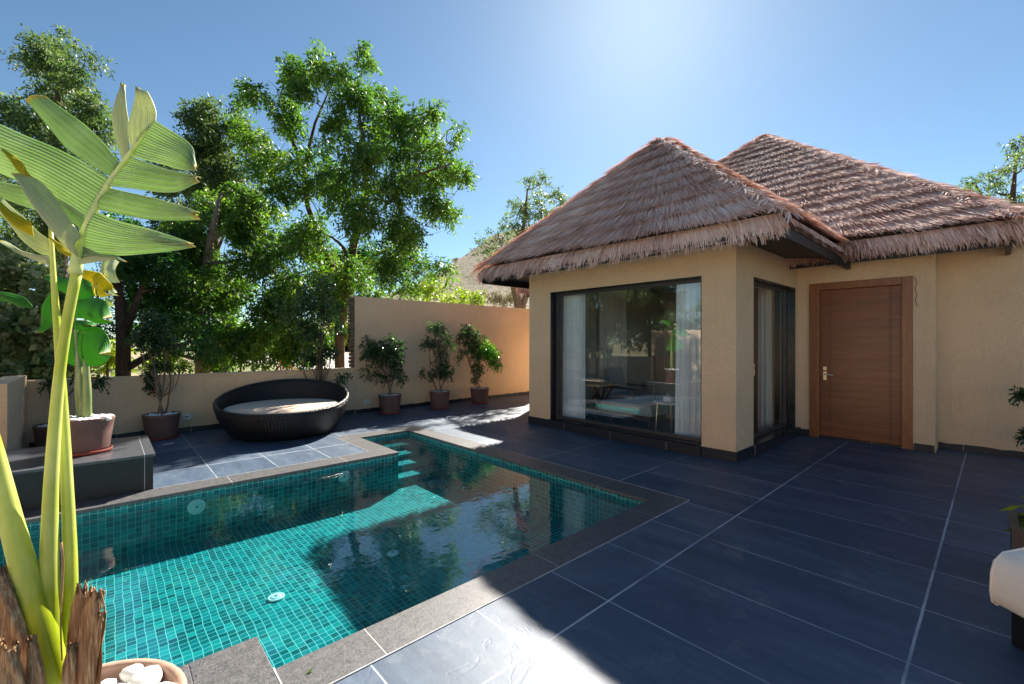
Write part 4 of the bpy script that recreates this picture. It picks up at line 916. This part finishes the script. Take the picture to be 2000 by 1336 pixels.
stem([(128, 1345), (136, 1200), (138, 1080), (131, 940), (125, 820), (119, 740), (113, 650), (106, 570), (101, 500), (99, 445)], [1.20]*10, [.024, .024, .022, .0185, .0165, .0145, .013, .0105, .008, .006], ell=.8)
stem([(118, 1345), (85, 1240), (50, 1120), (22, 1020), (0, 930), (-35, 800), (-80, 680)], [1.15, 1.14, 1.13, 1.12, 1.11, 1.09, 1.07], [.030, .030, .027, .023, .020, .017, .014])
stem([(60, 1350), (70, 1260), (62, 1180), (40, 1110)], [1.13]*4, [.028, .026, .018, .008], 'stem')
mrib = [(147, 535), (150, 500), (160, 465), (174, 433), (186, 405), (200, 378), (218, 350), (238, 322), (273, 272), (303, 235)]
stem(mrib, [1.155]*10, [.0142, .012, .0105, .0095, .0085, .0075, .0065, .0058, .0045, .0028], 'midrib', 'midrib')
L_ = []
D = 1.158
L_.append(lobe([(303, 236), (335, 256), (366, 276), (380, 292), (386, 328)], [(254, 304), (285, 314), (320, 322), (350, 330), (384, 333)], D, -.08, -.10, bow=.012))
L_.append(lobe([(254, 305), (290, 318), (330, 333), (360, 339), (390, 345)], [(211, 364), (260, 369), (310, 375), (350, 376), (391, 357)], D, -.10, -.10, bow=.015))
L_.append(lobe([(211, 366), (250, 376), (300, 387), (350, 400), (392, 416)], [(185, 408), (230, 417), (290, 430), (340, 432), (391, 429)], D, -.10, -.08, bow=.015))
L_.append(lobe([(184, 412), (230, 432), (290, 447), (340, 463), (381, 477)], [(158, 494), (200, 498), (250, 500), (320, 492), (379, 481)], D, -.08, -.10, bow=.02))
L_.append(lobe([(160, 480), (195, 496), (230, 500), (248, 512)], [(152, 508), (190, 504), (220, 504), (247, 513)], D, -.05, -.05, bow=.01))
blade('leaf', L_, MT['banana'], nb_)
L_ = []
L_.append(lobe([(237, 318), (224, 275), (221, 225), (228, 180), (240, 165)], [(255, 296), (251, 255), (246, 215), (247, 190), (247, 168)], 1.155, .03, .03, bow=.010))
L_.append(lobe([(255, 298), (252, 250), (257, 205), (264, 182), (273, 174)], [(303, 236), (302, 215), (298, 195), (290, 180), (276, 175)], 1.155, .03, .02, bow=.010))
blade('leaf', L_, MT['bananapale'], nb_)
L_ = []
L_.append(lobe([(237, 320), (205, 281), (165, 243), (125, 215), (92, 190)], [(218, 347), (180, 325), (130, 290), (88, 242), (48, 196)], 1.155, .08, .09, bow=.015))
L_.append(lobe([(217, 349), (165, 318), (100, 285), (40, 262), (-10, 238), (-80, 215)], [(172, 434), (130, 405), (80, 372), (20, 348), (-30, 328), (-100, 300)], 1.155, .10, .12, bow=.03))
L_.append(lobe([(180, 412), (150, 390), (100, 372), (40, 364), (-20, 350), (-60, 345)], [(165, 452), (130, 425), (90, 418), (50, 405), (0, 385), (-60, 375)], 1.17, .08, .10, bow=.02))
blade('leaf', L_, MT['banana'], nb_)
L_ = []
L_.append(lobe([(160, 462), (135, 425), (105, 385), (80, 355), (62, 345)], [(150, 502), (120, 480), (95, 440), (65, 400), (42, 352)], 1.14, -.03, -.05, bow=.03))
L_.append(lobe([(100, 470), (70, 450), (40, 420), (15, 395), (0, 378)], [(100, 500), (75, 495), (45, 470), (20, 440), (-10, 410)], 1.21, .04, .02, bow=.02))
L_.append(lobe([(150, 500), (180, 498), (210, 500), (236, 506)], [(146, 520), (170, 515), (200, 508), (236, 508)], 1.16, -.03, -.03, bow=.01))
L_.append(lobe([(100, 500), (70, 498), (40, 490), (5, 470)], [(100, 520), (75, 512), (45, 500), (5, 475)], 1.2, .03, .03, bow=.01))
blade('leaf', L_, MT['bananapale'], nb_)
L_ = []
L_.append(lobe([(62, 345), (48, 325), (35, 312), (12, 294)], [(46, 352), (36, 335), (26, 318), (11, 296)], 1.12, -.02, -.02, bow=.01))
L_.append(lobe([(66, 436), (50, 430), (25, 415), (0, 392)], [(64, 462), (45, 452), (25, 440), (2, 398)], 1.15, .0, .0, bow=.02))
blade('leaf', L_, MT['bananayellow'], nb_); L_ = []
L_.append(lobe([(150, 528), (170, 528), (192, 532), (208, 540)], [(148, 532), (165, 545), (182, 555), (190, 582)], 1.25, .02, .04, bow=.02))
L_.append(lobe([(192, 532), (205, 540), (216, 555), (219, 566)], [(183, 548), (190, 570), (198, 582), (214, 577)], 1.26, .03, .03, bow=.015))
L_.append(lobe([(100, 462), (118, 478), (135, 492), (150, 497)], [(100, 470), (115, 488), (132, 502), (148, 500)], 1.16, .0, .0, bow=.01))
blade('leaf', L_, MT['bananayellow'], nb_)
L_ = []
L_.append(lobe([(64, 598), (45, 580), (20, 572), (-20, 568)], [(62, 602), (40, 600), (15, 590), (-20, 588)], 1.5, .05, .02, bow=.02))
blade('leaf', L_, MT['banana2'], nb_); L_ = []
L_.append(lobe([(98, 570), (90, 580), (84, 600), (84, 648)], [(112, 600), (108, 620), (100, 640), (86, 650)], 1.5, .03, .02, bow=.02))
blade('leaf', L_, MT['banana2'], nb_)
# dry sheaths and cut stubs
def sheath(pp, D, rad):
    """torn, curled, dry leaf base: an open strip rolled round its own axis with a ragged top"""
    pts = smooth_poly(np.array([P(a, b, D) for a, b in pp]), 30); rr = np.interp(np.linspace(0, len(rad)-1, 30), range(len(rad)), rad)
    V = []; Q = []; nk = 34; ph = rng.uniform(0, 6)
    cut = rng.uniform(0, .9, nk); cut = cut**2
    for i in range(30):
        for k in range(nk):
            a = ph+k/(nk-1)*5.0; u = i/29; q = rr[i]*(1+.16*math.sin(a*3+u*5)+.10*math.sin(a*7+u*11)+rng.normal(0, .010))*(1-.25*max(0, u-.8)/.2)
            p = pts[i]+cR*math.cos(a)*q+cF*math.sin(a)*q*.6
            if u > .86: p = p-(u-.86)/.14*cut[k]*.035*cU+(u-.86)/.14*rng.normal(0, .002, 3)
            V.append(p)
    Q = [(i*nk+k, i*nk+k+1, (i+1)*nk+k+1, (i+1)*nk+k) for i in range(29) for k in range(nk-1)]
    o = npmesh('dry_sheath', np.array(V), np.array(Q), MT['drysheath'], nb_); md = o.modifiers.new('thickness', 'SOLIDIFY'); md.thickness = .0016; return o
sheath([(150, 1350), (152, 1260), (158, 1190), (161, 1137)], 1.15, [.022, .022, .019, .013])
sheath([(168, 1350), (172, 1270), (180, 1200), (190, 1146)], 1.13, [.022, .021, .019, .018])
sheath([(182, 1350), (188, 1270), (200, 1194)], 1.12, [.016, .016, .011])
sheath([(38, 1350), (20, 1240), (6, 1160), (-4, 1108)], 1.1, [.044, .040, .034, .026])
sheath([(20, 1350), (14, 1300), (14, 1250)], 1.04, [.030, .030, .022])
sheath([(70, 1350), (68, 1300), (60, 1240)], 1.07, [.022, .018, .010])
sheath([(134, 1350), (138, 1300), (141, 1255)], 1.11, [.014, .014, .010])
for pp in ([(120, 1060), (125, 1080), (123, 1140), (118, 1210), (122, 1290)], [(140, 1262), (142, 1290), (150, 1310), (166, 1318), (170, 1340)], [(196, 1150), (206, 1190), (200, 1230)]):
    pts = smooth_poly(np.array([P(a, b, 1.125) for a, b in pp]), 14); mb = MB(); mb.tube(pts, list(np.linspace(.0028, .0016, 14)), 6); mb.build('dry_fibre', MT['drysheath'], nb_, True)
# second banana in the pot on the plinth
b2 = empty('potted_banana', (-.14, 6.1, .35), 'green banana plant in a brown pot standing on the granite plinth', 'banana plant')
pot(b2, -.155, 6.12, .351, .225, .35, MT['terracotta'], pebble_r=.035, npeb=40)
D2_ = 4.42
def st2(pp, rad, nm='stem'): return stem(pp, [D2_]*len(pp), rad, 'stem2', nm, 10, .9, b2)
st2([(164, 822), (160, 780), (155, 720), (150, 660), (146, 610)], [.045, .040, .028, .018, .010]); st2([(170, 822), (170, 770), (168, 700), (166, 640), (170, 600)], [.045, .042, .028, .018, .010]); st2([(158, 822), (152, 760), (152, 700), (146, 620)], [.034, .03, .02, .012])
def lb(t, b, dt=0, db=0, bow=.08, D=D2_): return lobe(t, b, D, dt, db, bow)
blade('leaf', [lb([(166, 642), (185, 638), (202, 642), (214, 665), (217, 690)], [(166, 715), (180, 716), (200, 714), (212, 705), (217, 692)], -.2, -.2, .12),
               lb([(166, 645), (155, 645), (140, 648), (128, 655)], [(165, 716), (150, 716), (135, 712), (124, 705)], .1, .1)], MT['banana2'], b2)
blade('leaf', [lb([(148, 588), (170, 582), (195, 582), (210, 590), (220, 620)], [(148, 622), (165, 622), (185, 632), (205, 634), (221, 628)], -.25, -.3, .1),
               lb([(148, 625), (165, 626), (180, 630), (188, 636)], [(148, 645), (158, 648), (170, 645), (187, 638)], -.1, -.1),
               lb([(148, 548), (165, 545), (180, 550), (195, 560)], [(148, 586), (165, 584), (185, 578), (198, 566)], .1, .1),
               lb([(146, 548), (130, 545), (112, 540), (100, 535)], [(146, 580), (130, 575), (112, 565), (100, 550)], .2, .2)], MT['banana2'], b2)
blade('leaf', [lb([(204, 506), (215, 505), (225, 508), (232, 512)], [(206, 552), (215, 552), (225, 553), (235, 552)], .1, .1, .05), lb([(200, 510), (197, 520), (198, 530)], [(204, 512), (206, 522), (203, 535)], 0, 0, .03),
               lb([(210, 558), (220, 562), (230, 572)], [(212, 572), (222, 577), (232, 578)], 0, 0, .04), lb([(205, 582), (215, 584), (226, 586)], [(208, 596), (216, 600), (224, 596)], 0, 0, .04)], MT['bananapale'], b2)

# ------------------------------------------------------------------ daybed
bx, by = 2.13, 7.74
db = empty('daybed', (bx, by, 0), 'round dark rattan daybed with a curved back rim beside the pool', 'daybed')
back = math.atan2(cF[1]-.35*cR[1], cF[0]-.35*cR[0])
def rim(th): return .405+.35*(.5+.5*math.cos(th-back))**1.25
def fnb(r, z, th, i): return (r, z*rim(th) if z > 0 else .012)
m = MB(); m.lathe((bx, by, 0), [(.74, 0), (.78, .12), (.85, .35), (.915, .6), (.955, .85), (.965, .96), (.955, 1.0), (.925, 1.0), (.90, .93), (.88, .7), (.865, .5), (.86, .36)], 96, fn=fnb)
m.build('rattan_shell', MT['wickerbed'], db, True)
m = MB(); pts = [(bx+.942*math.cos(a), by+.942*math.sin(a), rim(a)+.004) for a in np.linspace(0, 2*math.pi, 97)]; m.tube(pts, .027, 10, cap=False); m.build('rim', MT['wickerbed'], db, True)
m = MB(); m.lathe((bx, by, 0), [(.80, .28), (.835, .30), (.855, .35), (.852, .40), (.83, .43), (.78, .445), (.4, .455), (0, .457)], 72); m.build('cushion', MT['cushion'], db, True)
for k in range(4):
    a = k*math.pi/2+.5; m = MB(); m.lathe((bx+.7*math.cos(a), by+.7*math.sin(a), 0), [(.025, .001), (.03, .012), (.03, .03)], 12); m.build('foot', MT['black'], db)
# sockets
for x, z, lab in ((.957, .25, 'white weatherproof wall socket on the low wall left of the daybed'), (3.98, .22, 'white weatherproof wall socket low on the wall beside the bushy potted shrub')):
    e = empty('wall_socket', (x, 8.775, z), lab, 'socket', 'wall sockets')
    m = MB(); m.box(x-.05, x+.05, 8.762, 8.78, z-.042, z+.042); m.build('plate', MT['plastic'], e, bevel=.004)
    m = MB(); m.box(x-.026, x+.026, 8.757, 8.762, z-.010, z+.012); m.build('socket', MT['plasticdark'], e)

# ------------------------------------------------------------------ lounge chair at the right edge
ch = empty('lounge_chair', (3.6, -.4, 0), 'dark wicker lounge chair with a cream cushion at the right edge of the terrace', 'chair')
for (x, y) in ((3.18, -.055), (3.18, -.72), (3.86, -.055), (3.86, -.72)):
    m = MB(); m.box(x-.028, x+.028, y-.028, y+.028, .002, .24); m.build('leg', MT['black'], ch, bevel=.004)
m = MB(); m.box(3.15, 3.9, -.75, -.025, .241, .30); m.build('seat_frame', MT['wickerchair'], ch, bevel=.01)
for y in (-.75,):
    m = MB(); m.box(3.20, 3.83, y-.062, y-.002, .301, .555); m.build('armrest', MT['wickerchair'], ch, bevel=.012)
m = MB(); m.box(3.80, 3.86, -.74, -.30, .301, .70); m.build('backrest', MT['wickerchair'], ch, bevel=.02)
m = MB()
prof = [(3.76, .302), (3.76, .43), (3.73, .448), (3.5, .452), (3.25, .45), (3.13, .436), (3.085, .40), (3.065, .34), (3.06, .26), (3.068, .205), (3.095, .185), (3.125, .20), (3.138, .25), (3.142, .302)]
n = len(prof); vs = []; ys = (-.700, -.697, -.685, -.55, -.35, -.15, -.02, -.008, -.005); sc_ = (.93, .975, 1, 1, .985, 1, 1, .975, .93)
for y, sc in zip(ys, sc_):
    cx = 3.35; cz = .34
    vs += [(cx+(a-cx)*(.985+.015*sc)+.004*math.sin(y*19+b*9), y, cz+(b-cz)*sc+.003*math.sin(a*21+y*13)) for a, b in prof]
fs = [(i*n+k, i*n+(k+1) % n, (i+1)*n+(k+1) % n, (i+1)*n+k) for i in range(len(ys)-1) for k in range(n)]+[tuple(range(n)), tuple((len(ys)-1)*n+k for k in range(n))]
m.add(vs, fs); cu = m.build('cushion', MT['cushionwhite'], ch, True)
for yy in (-.693, -.012):
    m = MB(); m.tube([(a, yy, b) for a, b in prof[1:12]], .005, 6); m.build('piping', MT['cushionwhite'], cu, True)
piv = Vector((3.18, -.055, 0)); an = R_(-36); dv = Vector(ch.location)-piv
ch.rotation_euler.z = an; ch.location = (piv.x+dv.x*math.cos(an)-dv.y*math.sin(an), piv.y+dv.x*math.sin(an)+dv.y*math.cos(an), 0)
ch.location += Vector(tuple(cR))*.045
# bright plant in a wicker planter behind it
pe = empty('planter', (4.08, -.26, 0), 'square wicker planter with bright yellow green leaves behind the lounge chair', 'planter')
m = MB(); px0, px1, py0, py1 = 3.90, 4.28, -.44, -.06
for a in ((px0, px0+.03, py0, py1), (px1-.03, px1, py0, py1), (px0+.03, px1-.03, py0, py0+.03), (px0+.03, px1-.03, py1-.03, py1)): m.box(*a, .002, .36)
m.build('box', MT['wickerchair'], pe)
m = MB()
for a in ((px0-.012, px1+.012, py1-.03, py1+.012), (px0-.012, px1+.012, py0-.012, py0+.03), (px0-.012, px0+.03, py0+.03, py1-.03), (px1-.03, px1+.012, py0+.03, py1-.03)): m.box(*a, .361, .378)
m.build('rim', MT['wickerchair'], pe, bevel=.003)
m = MB(); m.rect(px0+.03, px1-.03, py0+.03, py1-.03, .31); m.build('soil', MT['ground'], pe)
parts = [leaves((4.12, -.28, .46), .11, 34, 6, .12, .11, .024, .4), leaves((3.99, -.17, .36), .05, 9, 5, .07, .09, .022, .9)]
foliage('foliage', parts, MT['limeleaf'], pe)
m = MB()
for k in range(5): m.tube(curve_pts((4.08+.04*math.cos(k), -.26+.04*math.sin(k), .30), (4.08+.1*math.cos(k*1.3), -.26+.1*math.sin(k*1.3), .5), .1, 5), .006, 6)
m.build('stem', MT['stem'], pe, True)
# a few fallen leaves
for k, (x, y, r, lab) in enumerate(((.66, 2.03, .6, 'dry fallen leaf on the granite coping near the pool corner'),)):
    m = MB(); m.add([(x-.02, y, .006), (x, y-.006, .007), (x+.022, y+.004, .012), (x, y+.007, .009)], [(0, 1, 2, 3)])
    o = m.build('fallen_leaf', MT['limeleaf']); set_origin(o, (x, y, .006)); tag(o, lab, 'leaf')
